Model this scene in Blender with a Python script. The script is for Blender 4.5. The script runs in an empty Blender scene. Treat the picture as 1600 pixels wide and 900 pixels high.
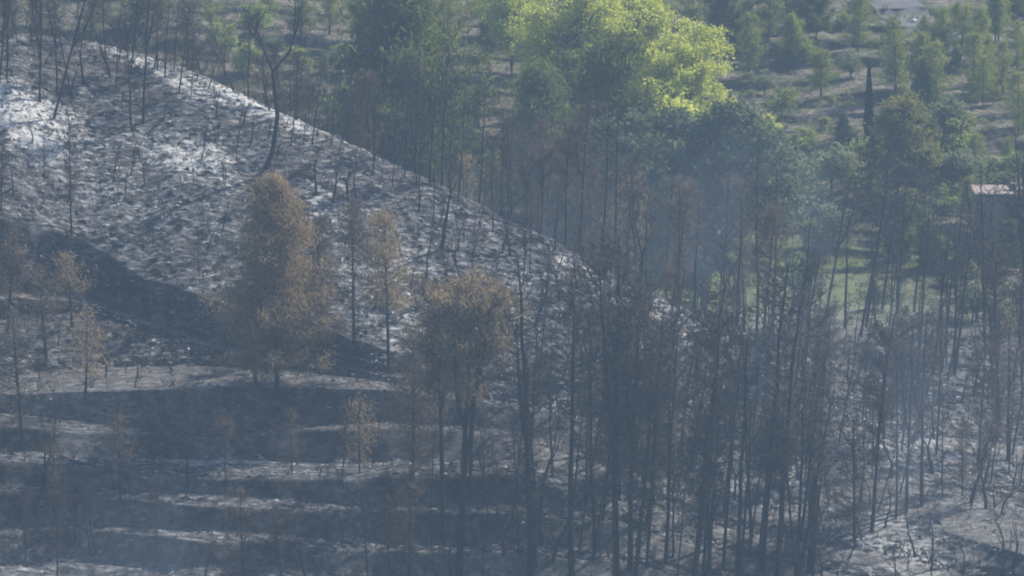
import bpy, math, random
import numpy as np
from mathutils import Vector, Quaternion
from mathutils.bvhtree import BVHTree

SC = bpy.context.scene
COL = SC.collection
# ------------------------------------------------------------------ camera, light, exposure
PITCH = 9.0
HFOV = 11.0
cam_d = bpy.data.cameras.new("camera")
cam_d.sensor_width = 36
cam_d.lens = 18 / math.tan(math.radians(HFOV / 2))
cam_d.clip_start = 1
cam_d.clip_end = 4000
cam = bpy.data.objects.new("camera", cam_d)
COL.objects.link(cam)
cam.rotation_euler = (math.radians(90 - PITCH), 0, 0)
SC.camera = cam

SUN_EL, SUN_AZ = 46.0, 58.0      # azimuth from +Y (straight ahead) towards +X
world = bpy.data.worlds.new("World")
SC.world = world
world.use_nodes = True
wn = world.node_tree
wn.nodes.clear()
sky = wn.nodes.new("ShaderNodeTexSky")
sky.sky_type = 'NISHITA'
sky.sun_disc = False
sky.sun_elevation = math.radians(SUN_EL)
sky.sun_rotation = math.radians(SUN_AZ)
bg = wn.nodes.new("ShaderNodeBackground")
bg.inputs[1].default_value = 0.10
wo = wn.nodes.new("ShaderNodeOutputWorld")
wn.links.new(sky.outputs[0], bg.inputs[0])
wn.links.new(bg.outputs[0], wo.inputs[0])
sun_d = bpy.data.lights.new("sun", 'SUN')
sun_d.energy = 4.6
sun_d.angle = math.radians(0.6)
sun_d.color = (1.0, 0.93, 0.82)
sun = bpy.data.objects.new("sun", sun_d)
COL.objects.link(sun)
_e, _a = math.radians(SUN_EL), math.radians(SUN_AZ)
sdir = Vector((math.sin(_a) * math.cos(_e), math.cos(_a) * math.cos(_e), math.sin(_e)))
sun.rotation_euler = sdir.to_track_quat('Z', 'Y').to_euler()
sun.location = (60, 300, 60)
SC.view_settings.view_transform = 'Standard'
SC.view_settings.look = 'None'
SC.view_settings.exposure = 0.84
SC.view_settings.gamma = 1
SC.render.engine = 'CYCLES'
SC.cycles.use_denoising = True
SC.cycles.volume_bounces = 1
SC.cycles.max_bounces = 6
SC.cycles.transparent_max_bounces = 8
SC.cycles.filter_width = 2.0

# ------------------------------------------------------------------ materials
def new_mat(name):
    m = bpy.data.materials.new(name)
    m.use_nodes = True
    nt = m.node_tree
    nt.nodes.clear()
    out = nt.nodes.new("ShaderNodeOutputMaterial")
    return m, nt, out

def N(nt, kind, **kw):
    n = nt.nodes.new(kind)
    for k, v in kw.items():
        setattr(n, k, v)
    return n

def noise(nt, vec, scale, detail=4, rough=0.55, dist=0.0):
    n = nt.nodes.new("ShaderNodeTexNoise")
    n.inputs['Scale'].default_value = scale
    n.inputs['Detail'].default_value = detail
    n.inputs['Roughness'].default_value = rough
    n.inputs['Distortion'].default_value = dist
    if vec is not None:
        nt.links.new(vec, n.inputs['Vector'])
    return n.outputs['Fac']

def ramp(nt, fac, stops, interp='LINEAR'):
    r = nt.nodes.new("ShaderNodeValToRGB")
    r.color_ramp.interpolation = interp
    el = r.color_ramp.elements
    while len(el) < len(stops):
        el.new(0.5)
    for e, (p, c) in zip(el, stops):
        e.position = p
        e.color = (c[0], c[1], c[2], 1) if hasattr(c, '__len__') else (c, c, c, 1)
    nt.links.new(fac, r.inputs[0])
    return r.outputs[0]

def mix(nt, fac, a, b, mode='MIX'):
    m = nt.nodes.new("ShaderNodeMix")
    m.data_type = 'RGBA'
    m.blend_type = mode
    for sock, v in ((m.inputs[0], fac), (m.inputs[6], a), (m.inputs[7], b)):
        if hasattr(v, 'links') or hasattr(v, 'is_linked'):
            nt.links.new(v, sock)
        elif hasattr(v, '__len__'):
            sock.default_value = (v[0], v[1], v[2], 1)
        else:
            sock.default_value = v
    return m.outputs[2]

def principled(nt, out, col, rough=0.9, spec=0.2, bump=None, bump_d=0.1, bump_s=0.6):
    b = nt.nodes.new("ShaderNodeBsdfPrincipled")
    b.inputs['Roughness'].default_value = rough
    b.inputs['Specular IOR Level'].default_value = spec
    if hasattr(col, 'is_linked'):
        nt.links.new(col, b.inputs['Base Color'])
    else:
        b.inputs['Base Color'].default_value = (*col, 1)
    if bump is not None:
        bp = nt.nodes.new("ShaderNodeBump")
        bp.inputs['Strength'].default_value = bump_s
        bp.inputs['Distance'].default_value = bump_d
        nt.links.new(bump, bp.inputs['Height'])
        nt.links.new(bp.outputs[0], b.inputs['Normal'])
    nt.links.new(b.outputs[0], out.inputs[0])
    return b

def mat_ground():
    m, nt, out = new_mat("hillside_ground")
    geo = N(nt, "ShaderNodeNewGeometry")
    mp = N(nt, "ShaderNodeMapping")
    mp.inputs['Rotation'].default_value = (0, 0, math.radians(-28))
    mp.inputs['Scale'].default_value = (0.42, 1.0, 1.0)
    nt.links.new(geo.outputs['Position'], mp.inputs['Vector'])
    P = mp.outputs[0]
    at = N(nt, "ShaderNodeVertexColor", layer_name="cover")
    sep = N(nt, "ShaderNodeSeparateColor")
    nt.links.new(at.outputs[0], sep.inputs[0])
    # burnt cover: charcoal, grey ash, white ash, brown litter
    n1 = noise(nt, P, 2.9, 9, 0.78, 0.3)
    ash = ramp(nt, n1, [(0.36, (0.012, 0.012, 0.013)), (0.46, (0.06, 0.06, 0.062)), (0.54, (0.16, 0.16, 0.165)), (0.61, (0.38, 0.38, 0.385)), (0.70, (0.74, 0.73, 0.72))])
    n2 = noise(nt, P, 0.16, 4, 0.6, 0.4)
    brown = ramp(nt, n2, [(0.47, 0.0), (0.68, 0.42)])
    n3 = noise(nt, P, 2.3, 5, 0.7)
    bc = ramp(nt, n3, [(0.35, (0.025, 0.017, 0.013)), (0.6, (0.10, 0.066, 0.048)), (0.72, (0.22, 0.16, 0.12))])
    ashm = mix(nt, brown, ash, bc)
    n8 = noise(nt, P, 0.45, 5, 0.65, 0.6)
    sootp = ramp(nt, n8, [(0.48, 0.0), (0.68, 0.45)])
    ashm = mix(nt, sootp, ashm, (0.03, 0.029, 0.029))
    # extra white ash where the G channel asks for it
    n4 = noise(nt, P, 2.6, 8, 0.75, 0.2)
    wf = N(nt, "ShaderNodeMath", operation='MULTIPLY_ADD')
    nt.links.new(sep.outputs[1], wf.inputs[0]); wf.inputs[1].default_value = 0.30; 
    nt.links.new(n4, wf.inputs[2])
    wm = ramp(nt, wf.outputs[0], [(0.60, 0.0), (0.74, 0.9)])
    ashm = mix(nt, wm, ashm, (0.70, 0.69, 0.67))
    # pale trodden soil on the treads (B channel)
    n5 = noise(nt, geo.outputs['Position'], 1.7, 7, 0.7)
    soil = ramp(nt, n5, [(0.35, (0.09, 0.085, 0.08)), (0.5, (0.25, 0.235, 0.22)), (0.66, (0.50, 0.48, 0.45))])
    n9 = noise(nt, P, 1.1, 6, 0.7)
    sf = N(nt, "ShaderNodeMath", operation='MULTIPLY')
    nt.links.new(sep.outputs[2], sf.inputs[0]); nt.links.new(ramp(nt, n9, [(0.38, 0.25), (0.55, 1.0)]), sf.inputs[1])
    ashm = mix(nt, sf.outputs[0], ashm, soil)
    char_shade = ramp(nt, n5, [(0.3, (0.010, 0.010, 0.010)), (0.5, (0.035, 0.033, 0.032)), (0.66, (0.15, 0.14, 0.13))])  # charred steep faces, with their shade also put into the colour
    ashm = mix(nt, at.outputs['Alpha'], ashm, char_shade)
    # unburnt cover: dry earth, grass
    n6 = noise(nt, geo.outputs['Position'], 0.35, 6, 0.65, 0.3)
    n7 = noise(nt, geo.outputs['Position'], 2.2, 6, 0.7)
    g1 = ramp(nt, n7, [(0.3, (0.025, 0.03, 0.014)), (0.5, (0.06, 0.07, 0.03)), (0.7, (0.14, 0.14, 0.075))])
    g2 = ramp(nt, n7, [(0.3, (0.08, 0.068, 0.058)), (0.5, (0.19, 0.16, 0.135)), (0.7, (0.42, 0.37, 0.32))])
    gm = ramp(nt, n6, [(0.44, 0.0), (0.56, 1.0)])
    green = mix(nt, gm, g1, g2)
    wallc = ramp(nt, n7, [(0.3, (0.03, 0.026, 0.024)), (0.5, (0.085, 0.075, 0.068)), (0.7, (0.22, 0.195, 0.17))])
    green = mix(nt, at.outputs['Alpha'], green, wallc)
    gc = ramp(nt, n7, [(0.3, (0.06, 0.085, 0.025)), (0.55, (0.13, 0.17, 0.045)), (0.72, (0.26, 0.28, 0.10))])
    green = mix(nt, sep.outputs[1], green, gc)
    col = mix(nt, sep.outputs[0], green, ashm)
    nb = noise(nt, P, 3.4, 9, 0.75)
    principled(nt, out, col, 0.95, 0.1, nb, 0.30, 0.9)
    return m

def mat_bark(name, c0, c1, sc=6.0):
    m, nt, out = new_mat(name)
    tc = N(nt, "ShaderNodeTexCoord")
    mp = N(nt, "ShaderNodeMapping")
    mp.inputs['Scale'].default_value = (1, 1, 0.25)
    nt.links.new(tc.outputs['Object'], mp.inputs[0])
    n = noise(nt, mp.outputs[0], sc, 6, 0.7)
    c = ramp(nt, n, [(0.32, c0), (0.68, c1)])
    principled(nt, out, c, 0.9, 0.15, n, 0.05, 0.8)
    return m

def mat_leaf(name, cols, trans=0.35, tcol=None, var=0.5, sc=0.7):
    m, nt, out = new_mat(name)
    tc = N(nt, "ShaderNodeTexCoord")
    oi = N(nt, "ShaderNodeObjectInfo")
    n = noise(nt, tc.outputs['Object'], sc, 3, 0.6)
    n2 = noise(nt, tc.outputs['Object'], 9.0, 2, 0.6)
    ad = N(nt, "ShaderNodeMath", operation='MULTIPLY_ADD')
    nt.links.new(n2, ad.inputs[0]); ad.inputs[1].default_value = var
    nt.links.new(n, ad.inputs[2])
    ad2 = N(nt, "ShaderNodeMath", operation='MULTIPLY_ADD')
    nt.links.new(oi.outputs['Random'], ad2.inputs[0]); ad2.inputs[1].default_value = 0.16
    nt.links.new(ad.outputs[0], ad2.inputs[2])
    k = 0.45 + var * 0.5
    c = ramp(nt, ad2.outputs[0], [(k - 0.13, cols[0]), (k + 0.04, cols[1]), (k + 0.22, cols[2])])
    d = N(nt, "ShaderNodeBsdfDiffuse")
    nt.links.new(c, d.inputs[0])
    t = N(nt, "ShaderNodeBsdfTranslucent")
    tc2 = mix(nt, 0.6, c, tcol or cols[2])
    nt.links.new(tc2, t.inputs[0])
    ms = N(nt, "ShaderNodeMixShader")
    ms.inputs[0].default_value = trans
    nt.links.new(d.outputs[0], ms.inputs[1]); nt.links.new(t.outputs[0], ms.inputs[2])
    nt.links.new(ms.outputs[0], out.inputs[0])
    return m

def mat_plain(name, c0, c1, sc=3.0, rough=0.85, bump=0.02):
    m, nt, out = new_mat(name)
    tc = N(nt, "ShaderNodeTexCoord")
    n = noise(nt, tc.outputs['Object'], sc, 6, 0.65)
    c = ramp(nt, n, [(0.3, c0), (0.7, c1)])
    principled(nt, out, c, rough, 0.2, n, bump, 0.6)
    return m

M = dict(
    ground=mat_ground(),
    char=mat_bark("charred_bark", (0.009, 0.009, 0.009), (0.042, 0.038, 0.036)),
    twig=mat_bark("charred_twigs", (0.035, 0.032, 0.031), (0.105, 0.092, 0.088)),
    bark=mat_bark("pine_bark", (0.025, 0.02, 0.016), (0.10, 0.08, 0.065)),
    pale_bark=mat_bark("grey_bark", (0.05, 0.045, 0.035), (0.16, 0.14, 0.11)),
    rust=mat_leaf("scorched_needles", ((0.10, 0.078, 0.05), (0.23, 0.18, 0.11), (0.40, 0.31, 0.18)), 0.4),
    brown=mat_leaf("dead_brown_needles", ((0.05, 0.042, 0.036), (0.11, 0.09, 0.07), (0.20, 0.155, 0.11)), 0.35),
    soot=mat_leaf("sooty_needles", ((0.03, 0.027, 0.026), (0.065, 0.055, 0.05), (0.12, 0.095, 0.08)), 0.3),
    drygreen=mat_leaf("singed_green_needles", ((0.06, 0.07, 0.022), (0.15, 0.16, 0.045), (0.28, 0.27, 0.085)), 0.45),
    pine=mat_leaf("green_pine_needles", ((0.07, 0.09, 0.024), (0.17, 0.21, 0.05), (0.32, 0.36, 0.09)), 0.5),
    darkpine=mat_leaf("dark_pine_needles", ((0.03, 0.045, 0.016), (0.075, 0.10, 0.03), (0.18, 0.21, 0.055)), 0.45),
    oak=mat_leaf("evergreen_oak_leaves", ((0.03, 0.042, 0.026), (0.075, 0.10, 0.058), (0.16, 0.20, 0.11)), 0.3),
    poplar=mat_leaf("yellow_green_leaves", ((0.19, 0.23, 0.05), (0.35, 0.40, 0.085), (0.56, 0.58, 0.15)), 0.52, (0.60, 0.66, 0.13)),
    olive=mat_leaf("olive_leaves", ((0.08, 0.095, 0.055), (0.17, 0.195, 0.11), (0.30, 0.33, 0.19)), 0.4),
    bush=mat_leaf("green_bush_leaves", ((0.08, 0.11, 0.03), (0.18, 0.23, 0.055), (0.34, 0.40, 0.11)), 0.5),
    cypress=mat_leaf("cypress_leaves", ((0.006, 0.014, 0.008), (0.014, 0.028, 0.013), (0.03, 0.05, 0.02)), 0.15),
    wall=mat_plain("rendered_wall", (0.24, 0.195, 0.18), (0.35, 0.29, 0.27), 1.2),
    rooft=mat_plain("pale_pink_roof", (0.25, 0.195, 0.175), (0.38, 0.31, 0.285), 5),
    white=mat_plain("white_painted_metal", (0.6, 0.6, 0.58), (0.8, 0.8, 0.78), 3),
    dark=mat_plain("dark_wood", (0.02, 0.018, 0.016), (0.05, 0.045, 0.04), 5),
    road=mat_plain("track_gravel", (0.10, 0.10, 0.105), (0.17, 0.17, 0.172), 1.5),
    stone=mat_plain("loose_stone", (0.10, 0.10, 0.10), (0.55, 0.53, 0.50), 0.8),
    litter=mat_plain("charred_litter", (0.010, 0.010, 0.011), (0.06, 0.05, 0.045), 0.7),
    glass=mat_plain("dark_glass", (0.02, 0.025, 0.03), (0.03, 0.035, 0.04), 2, 0.15, 0.0),
)

# ------------------------------------------------------------------ scene bookkeeping
def obj(name, me, parent=None, kind=None):
    o = bpy.data.objects.new(name, me)
    COL.objects.link(o)
    if parent is not None:
        o.parent = parent
    if kind:
        o['kind'] = kind
    return o

def mesh(name, V, F, mat, smooth=False):
    """V (n,3) array, F list of equal-length index arrays: [(m,3) and/or (k,4)]"""
    me = bpy.data.meshes.new(name)
    V = np.asarray(V, dtype=np.float32)
    Fs = [np.asarray(f, dtype=np.int32) for f in F if len(f)]
    loops = np.concatenate([f.ravel() for f in Fs])
    tot = np.concatenate([np.full(len(f), f.shape[1], dtype=np.int32) for f in Fs])
    start = np.concatenate([[0], np.cumsum(tot)[:-1]]).astype(np.int32)
    me.vertices.add(len(V)); me.vertices.foreach_set("co", V.ravel())
    me.loops.add(len(loops)); me.loops.foreach_set("vertex_index", loops)
    me.polygons.add(len(tot)); me.polygons.foreach_set("loop_start", start)
    me.polygons.foreach_set("use_smooth", np.full(len(tot), smooth, dtype=bool))
    me.update(calc_edges=True)
    me.materials.append(mat)
    return me

class MB:
    def __init__(s):
        s.v = []; s.f3 = []; s.f4 = []; s.n = 0
    def add(s, v, f3=None, f4=None):
        v = np.asarray(v, float).reshape(-1, 3)
        if f3 is not None and len(f3): s.f3.append(np.asarray(f3) + s.n)
        if f4 is not None and len(f4): s.f4.append(np.asarray(f4) + s.n)
        s.v.append(v); s.n += len(v)
    def tube(s, pts, rad, k=3):
        pts = np.asarray(pts, float); n = len(pts)
        d = np.gradient(pts, axis=0)
        d /= np.linalg.norm(d, axis=1)[:, None] + 1e-9
        ref = np.array([0.0, 0.0, 1.0]) if abs(d[0, 2]) < 0.8 else np.array([1.0, 0.0, 0.0])
        a = np.cross(d, ref); a /= np.linalg.norm(a, axis=1)[:, None] + 1e-9
        b = np.cross(d, a)
        ang = np.arange(k) * 2 * math.pi / k
        r = np.asarray(rad, float)[:, None, None]
        ring = pts[:, None, :] + r * (np.cos(ang)[None, :, None] * a[:, None, :] + np.sin(ang)[None, :, None] * b[:, None, :])
        f = []
        i = np.arange(n - 1)[:, None] * k; j = np.arange(k)[None, :]
        j2 = (j + 1) % k
        q = np.stack([i + j, i + j2, i + k + j2, i + k + j], axis=-1).reshape(-1, 4)
        s.add(ring.reshape(-1, 3), f4=q)
        if k > 3:
            s.add(ring[-1], f3=[[0, m, m + 1] for m in range(1, k - 1)])
    def leaves(s, C, w, l, rng, up=None):
        """quads of width w, length l at centres C, random orientation (biased along up vectors)"""
        C = np.asarray(C, float); n = len(C)
        if n == 0: return
        d = rng.normal(size=(n, 3))
        if up is not None: d = d * 0.55 + up
        d /= np.linalg.norm(d, axis=1)[:, None] + 1e-9
        a = np.cross(d, rng.normal(size=(n, 3))); a /= np.linalg.norm(a, axis=1)[:, None] + 1e-9
        L = (l * rng.uniform(0.6, 1.3, (n, 1))) * d * 0.5
        W = (w * rng.uniform(0.6, 1.3, (n, 1))) * a * 0.5
        v = np.stack([C - L - W * 0.6, C - L + W * 0.6, C + L + W, C + L - W], axis=1).reshape(-1, 3)
        s.add(v, f4=np.arange(n * 4).reshape(n, 4))
    def box(s, x0, x1, y0, y1, z0, z1):
        v = [(x, y, z) for z in (z0, z1) for (x, y) in ((x0, y0), (x1, y0), (x1, y1), (x0, y1))]
        s.add(v, f4=[(0, 3, 2, 1), (4, 5, 6, 7), (0, 1, 5, 4), (1, 2, 6, 5), (2, 3, 7, 6), (3, 0, 4, 7)])
    def mesh(s, name, mat, smooth=False):
        if not s.v: s.add([(0, 0, 0), (0.01, 0, 0), (0, 0, 0.01)], f3=[(0, 1, 2)])
        F = []
        if s.f3: F.append(np.concatenate(s.f3))
        if s.f4: F.append(np.concatenate(s.f4))
        return mesh(name, np.concatenate(s.v), F, mat, smooth)

# ------------------------------------------------------------------ value noise
_rs = np.random.RandomState(7)
_tab = _rs.rand(256, 256)
def vnoise(x, y):
    xi = np.floor(x).astype(int); yi = np.floor(y).astype(int)
    fx = x - xi; fy = y - yi
    fx = fx * fx * (3 - 2 * fx); fy = fy * fy * (3 - 2 * fy)
    t = lambda i, j: _tab[i & 255, j & 255]
    return ((t(xi, yi) * (1 - fx) + t(xi + 1, yi) * fx) * (1 - fy) + (t(xi, yi + 1) * (1 - fx) + t(xi + 1, yi + 1) * fx) * fy) - 0.5
def fbm(x, y, o=4):
    s = 0; a = 1.0
    for k in range(o):
        s = s + a * vnoise(x * 2 ** k + 17.3 * k, y * 2 ** k + 5.1 * k); a *= 0.55
    return s

# ------------------------------------------------------------------ terrain
# The lie of the land: lines across the hillside (terrace lips, bank foot and crest, ridge) as sight-line
# heights at stations across the view, and the slope of the ground between each line and the next.
def tana(py):
    return math.tan(math.radians(PITCH)) if py is None else np.tan(np.radians(PITCH) + np.arctan((np.asarray(py, float) - 450) / 800 * math.tan(math.radians(HFOV / 2))))
def xof(px, py, D):
    a = math.radians(PITCH); t = math.tan(math.radians(HFOV / 2)) / 800
    v = (py - 450) * t; u = (px - 800) * t
    return D * u / (math.cos(a) - v * math.sin(a))
def proj(x, y, z):
    a = math.radians(PITCH); t = math.tan(math.radians(HFOV / 2)) / 800
    f = y * math.cos(a) - z * math.sin(a)
    v = -(z * math.cos(a) + y * math.sin(a))
    return 800 + x / f / t, 450 + v / f / t

ST = np.array([-260, 0, 150, 300, 430, 600, 800, 1000, 1200, 1400, 1600, 1850], float)
A_ = [645, 616, 611, 608, 606, 608, 640, 690, 740, 760, 802, 820]
up_rows = [  # (py at stations, slope at stations, roughness, soil)
    ([600, 588, 575, 572, 575, 596, 630, 680, 725, 745, 788, 810], [.09] * 6 + [.3, .3, .2, .15, .1, .1], .4, .35),
    ([562, 560, 560, 560, 565, 590, 622, 665, 705, 725, 772, 792], [.6, .6, .6, 1.2, 1.2, .6, .5, .45, .3, .15, .12, .12], 1, 0),
    ([505, 500, 492, 545, 560, 584, 612, 645, 680, 700, 742, 762], [.5, .5, .5, .8, .8, .6, .5, .45, .3, .12, .10, .1], 1, 0),
    ([466, 466, 473, 535, 556, 580, 604, 632, 665, 685, 720, 740], [1.6, 1.6, 1.6, 1, 1, .6, .5, .45, .3, .12, .1, .1], .5, 0),
    ([458, 459, 467, 530, 552, 577, 600, 625, 655, 675, 700, 720], [.1, .1, .1, .2, .2, .3, .5, .45, .3, .12, .1, .1], .3, .6),
    ([325, 336, 392, 452, 500, 548, 585, 610, 640, 660, 680, 690], [2.2, 2.2, 2.2, 2.2, 2.1, 1.5, .6, .5, .3, .12, .1, .1], .62, 0),
    ([180, 192, 238, 300, 345, 405, 465, 540, 600, 610, 610, 610], [.52, .52, .54, .56, .56, .56, .55, .5, .3, .12, .06, .05], 1, 0),
    ([80, 100, 125, 170, 222, 300, 385, 480, 555, 565, 555, 545], [.50, .50, .5, .5, .5, .5, .5, .45, .3, .1, .05, .05], 1, 0),
    ([32, 52, 72, 113, 175, 255, 345, 455, 540, 548, 530, 520], [.35, .35, .35, .35, .35, .35, .35, .35, .25, .08, .05, .05], .8, 0),
]
dn_rows = [
    ([655, 642, 658, 678, 668, 656, 672, 725, 780, 805, 868, 880], [3, 3, 3.5, 3.5, 3.5, 3, 1.2, .6, .5, .4, .05, .05], .25, 0),
    ([668, 667, 676, 686, 675, 665, 684, 745, 800, 825, 880, 890], [.08] * 6 + [.2, .4, .4, .4, .8, .8], .25, .9),
    ([706, 705, 716, 722, 722, 720, 716, 765, 820, 845, 900, 910], [2.1, 2.1, 2.1, 2.1, 2.0, 1.8, 1, .5, .5, .4, .6, .6], .9, 0),
    ([722, 722, 731, 748, 751, 748, 746, 790, 840, 870, 925, 930], [.07, .07, .07, .09, .09, .09, .12, .4, .4, .4, .5, .5], .2, .7),
    ([756, 758, 763, 768, 782, 792, 790, 812, 860, 895, 950, 955], [2.2] * 7 + [.8, .5, .4, .5, .5], .7, 0),
    ([771, 771, 775, 788, 794, 799, 801, 832, 880, 920, 975, 980], [.08] * 7 + [.4, .4, .4, .4, .4], .2, .7),
    ([814, 816, 820, 828, 838, 848, 850, 862, 905, 945, 1000, 1005], [2.2] * 7 + [.8, .5, .4, .5, .5], .7, 0),
    ([832, 831, 827, 843, 851, 859, 863, 882, 930, 970, 1025, 1030], [.08] * 7 + [.4, .4, .4, .4, .4], .2, .7),
    ([876, 878, 880, 885, 892, 900, 905, 925, 960, 1000, 1050, 1055], [2.0] * 7 + [.6, .5, .4, .5, .5], .9, 0),
    ([895, 897, 899, 905, 912, 918, 925, 950, 985, 1030, 1080, 1090], [.1] * 7 + [.4, .4, .4, .4, .4], .2, .6),
    ([980, 985, 985, 990, 995, 1000, 1010, 1030, 1060, 1100, 1150, 1160], [.9] * 12, .9, 0),
    ([1300] * 12, [.35] * 12, .9, 0),
]
pxs = np.concatenate([np.linspace(-1800, -330, 40), np.arange(-300, 1900.1, 3.2), np.linspace(1930, 3400, 40)])
def across(vals):
    base = np.interp(pxs, ST, vals)
    # soften the corners at the stations
    ker = np.exp(-(np.arange(-14, 15) / 7.0) ** 2); ker /= ker.sum()
    return np.convolve(np.pad(base, 14, mode='edge'), ker, 'valid')

wob = lambda seed, amp, wl=210.0: amp * fbm(pxs / wl + seed * 9.7, np.full_like(pxs, seed * 3.3), 3)
rows = []        # list of (D array, z array, rough, soil, burn)
DA = np.full_like(pxs, 300.0)
pA = across(A_)
zA = -tana(pA) * DA
def step(D0, z0, py, s):
    t = -tana(py)
    D = (z0 - s * D0) / (t - s)
    return D, t * D
ups = [(DA, zA, .3, .55, 1)]
D0, z0 = DA, zA
for i, (p, s, r, so) in enumerate(up_rows):
    py = across(p) + (wob(i + 1, 5 if i not in (0, 8) else 2) if i != 5 else wob(6, 20, 130) + wob(66, 9, 40)) + (wob(77, 9, 60) if i in (2, 3, 4) else 0)
    prev = -z0 / D0
    D0, z0 = step(D0, z0, py, across(s)); ups.append((D0, z0, r, so, 1))
dns = []
D0, z0 = DA, zA
for i, (p, s, r, so) in enumerate(dn_rows):
    py = across(p) + wob(i + 21, 3, 180)
    D0, z0 = step(D0, z0, py, across(s)); dns.append((D0, z0, r, so, 1))
Dn, zn = dns[-1][0], dns[-1][1]
apron = [(np.minimum(Dn - 2, 150.0), np.full_like(pxs, -95.0), .9, 0, 1), (np.full_like(pxs, 30.0), np.full_like(pxs, -100.0), .9, 0, .5)]
near = apron[::-1] + dns[::-1] + ups
# behind the ridge
Dr, zr = ups[-1][0], ups[-1][1]
DV, ZV = 346.0, -57.4
back = [(Dr + 2.5, zr - 0.15, .8, 0, 1), (Dr + (DV - Dr) * .4, zr + (ZV - zr) * .42, .8, 0, 1),
        (np.full_like(pxs, DV), np.full_like(pxs, ZV), .6, .3, .45)]
far = []
D0, z0 = back[-1][0], back[-1][1]
D0, z0 = step(D0, z0, np.full_like(pxs, 470.0), np.full_like(pxs, .02)); far.append((D0, z0, .4, .2, .12))
D0, z0 = step(D0, z0, np.full_like(pxs, 428.0) + wob(50, 8), np.full_like(pxs, .03)); far.append((D0, z0, .4, .5, .1))
pyc = np.full_like(pxs, 428.0)
k = 0
while True:
    ri = (9 + 4 * math.sin(k * 2.1)) * np.clip(1 + 1.6 * wob(90 + k, 1, 150), .15, 1.7)
    tr = 17 + 5 * math.sin(k * 1.3 + 1)
    k += 1
    pyc = pyc - ri
    w = wob(60 + k, 10, 260)
    D0, z0 = step(D0, z0, pyc + w, np.full_like(pxs, 1.5)); far.append((D0, z0, .9, .35, 0))
    pyc = pyc - tr
    D0, z0 = step(D0, z0, pyc + w, np.full_like(pxs, .075)); far.append((D0, z0, .7, .45, 0))
    pyc = pyc * .6 + float(np.mean(pyc)) * .4
    if float(np.mean(pyc)) < -40: break
for D_, sl in ((470, .16), (520, .13), (600, .08), (730, .02)):
    Dn_ = np.maximum(D0 + 5, D_); z0 = z0 + (Dn_ - D0) * sl; D0 = Dn_
    far.append((D0, z0, .8, 0, 0))
allrows = near + back + far
RD, RZ, RR, RS, RB, RC = [], [], [], [], [], []
for i in range(len(allrows)):
    d, z, r, so, bu = allrows[i]
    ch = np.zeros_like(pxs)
    if i:      # blackened (or dry stone) steep faces; the burnt ones with their shade painted in
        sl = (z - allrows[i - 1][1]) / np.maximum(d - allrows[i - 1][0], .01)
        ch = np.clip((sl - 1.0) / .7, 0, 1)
    if i:
        d0, z0, r0, so0, bu0 = allrows[i - 1]
        c = slice(60, 620)
        span = np.max(np.hypot(d[c] - d0[c], z[c] - z0[c]))
        n = int(np.clip(span / 0.22, 2, 60))
        for t in (np.arange(1, n + 1) / n):
            RD.append(d0 + (d - d0) * t); RZ.append(z0 + (z - z0) * t)
            e = min(t, 1 - t) * 2
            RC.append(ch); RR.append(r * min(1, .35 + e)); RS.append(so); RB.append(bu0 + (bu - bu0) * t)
    else:
        RC.append(ch); RD.append(d); RZ.append(z); RR.append(r); RS.append(so); RB.append(bu)
RD = np.array(RD); RZ = np.array(RZ)
for j in range(1, len(RD)):
    RD[j] = np.maximum(RD[j], RD[j - 1] + 0.004)
RR = np.array(RR)[:, None]; RS = np.array(RS)[:, None]; RB = np.array(RB)[:, None]; RC = np.array(RC)
PYv = None
a_ = math.radians(PITCH); t_ = math.tan(math.radians(HFOV / 2)) / 800
vv = -(RZ * math.cos(a_) + RD * math.sin(a_)) / (RD * math.cos(a_) - RZ * math.sin(a_)) / t_
X = xof(pxs[None, :], np.clip(450 + vv, -300, 1500), RD)
w1 = fbm(X / 2.6 + RD * .22, RD / 1.7, 4); w2 = fbm(X / 1.1 + 7, (RZ + .42 * X) / .3, 3); w3 = fbm(X / 9, RD / 7, 3)
nearw = np.clip((RD - 200) / 40, 0, 1)
Z = RZ + RR * nearw * (0.30 * w1 + 0.12 * w2) + RR * 0.45 * w3 * (RB > .2)
Y = RD + RR * nearw * 0.22 * fbm(X / 0.9 + 40, Z / 0.7, 3)
nr, nc = Z.shape
V = np.stack([X, Y, Z], -1).reshape(-1, 3)
ii = np.arange(nr - 1)[:, None] * nc; jj = np.arange(nc - 1)[None, :]
Q = np.stack([ii + jj, ii + jj + 1, ii + nc + jj + 1, ii + nc + jj], -1).reshape(-1, 4)
tme = mesh("terrain", V, [Q], M['ground'], True)
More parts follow.
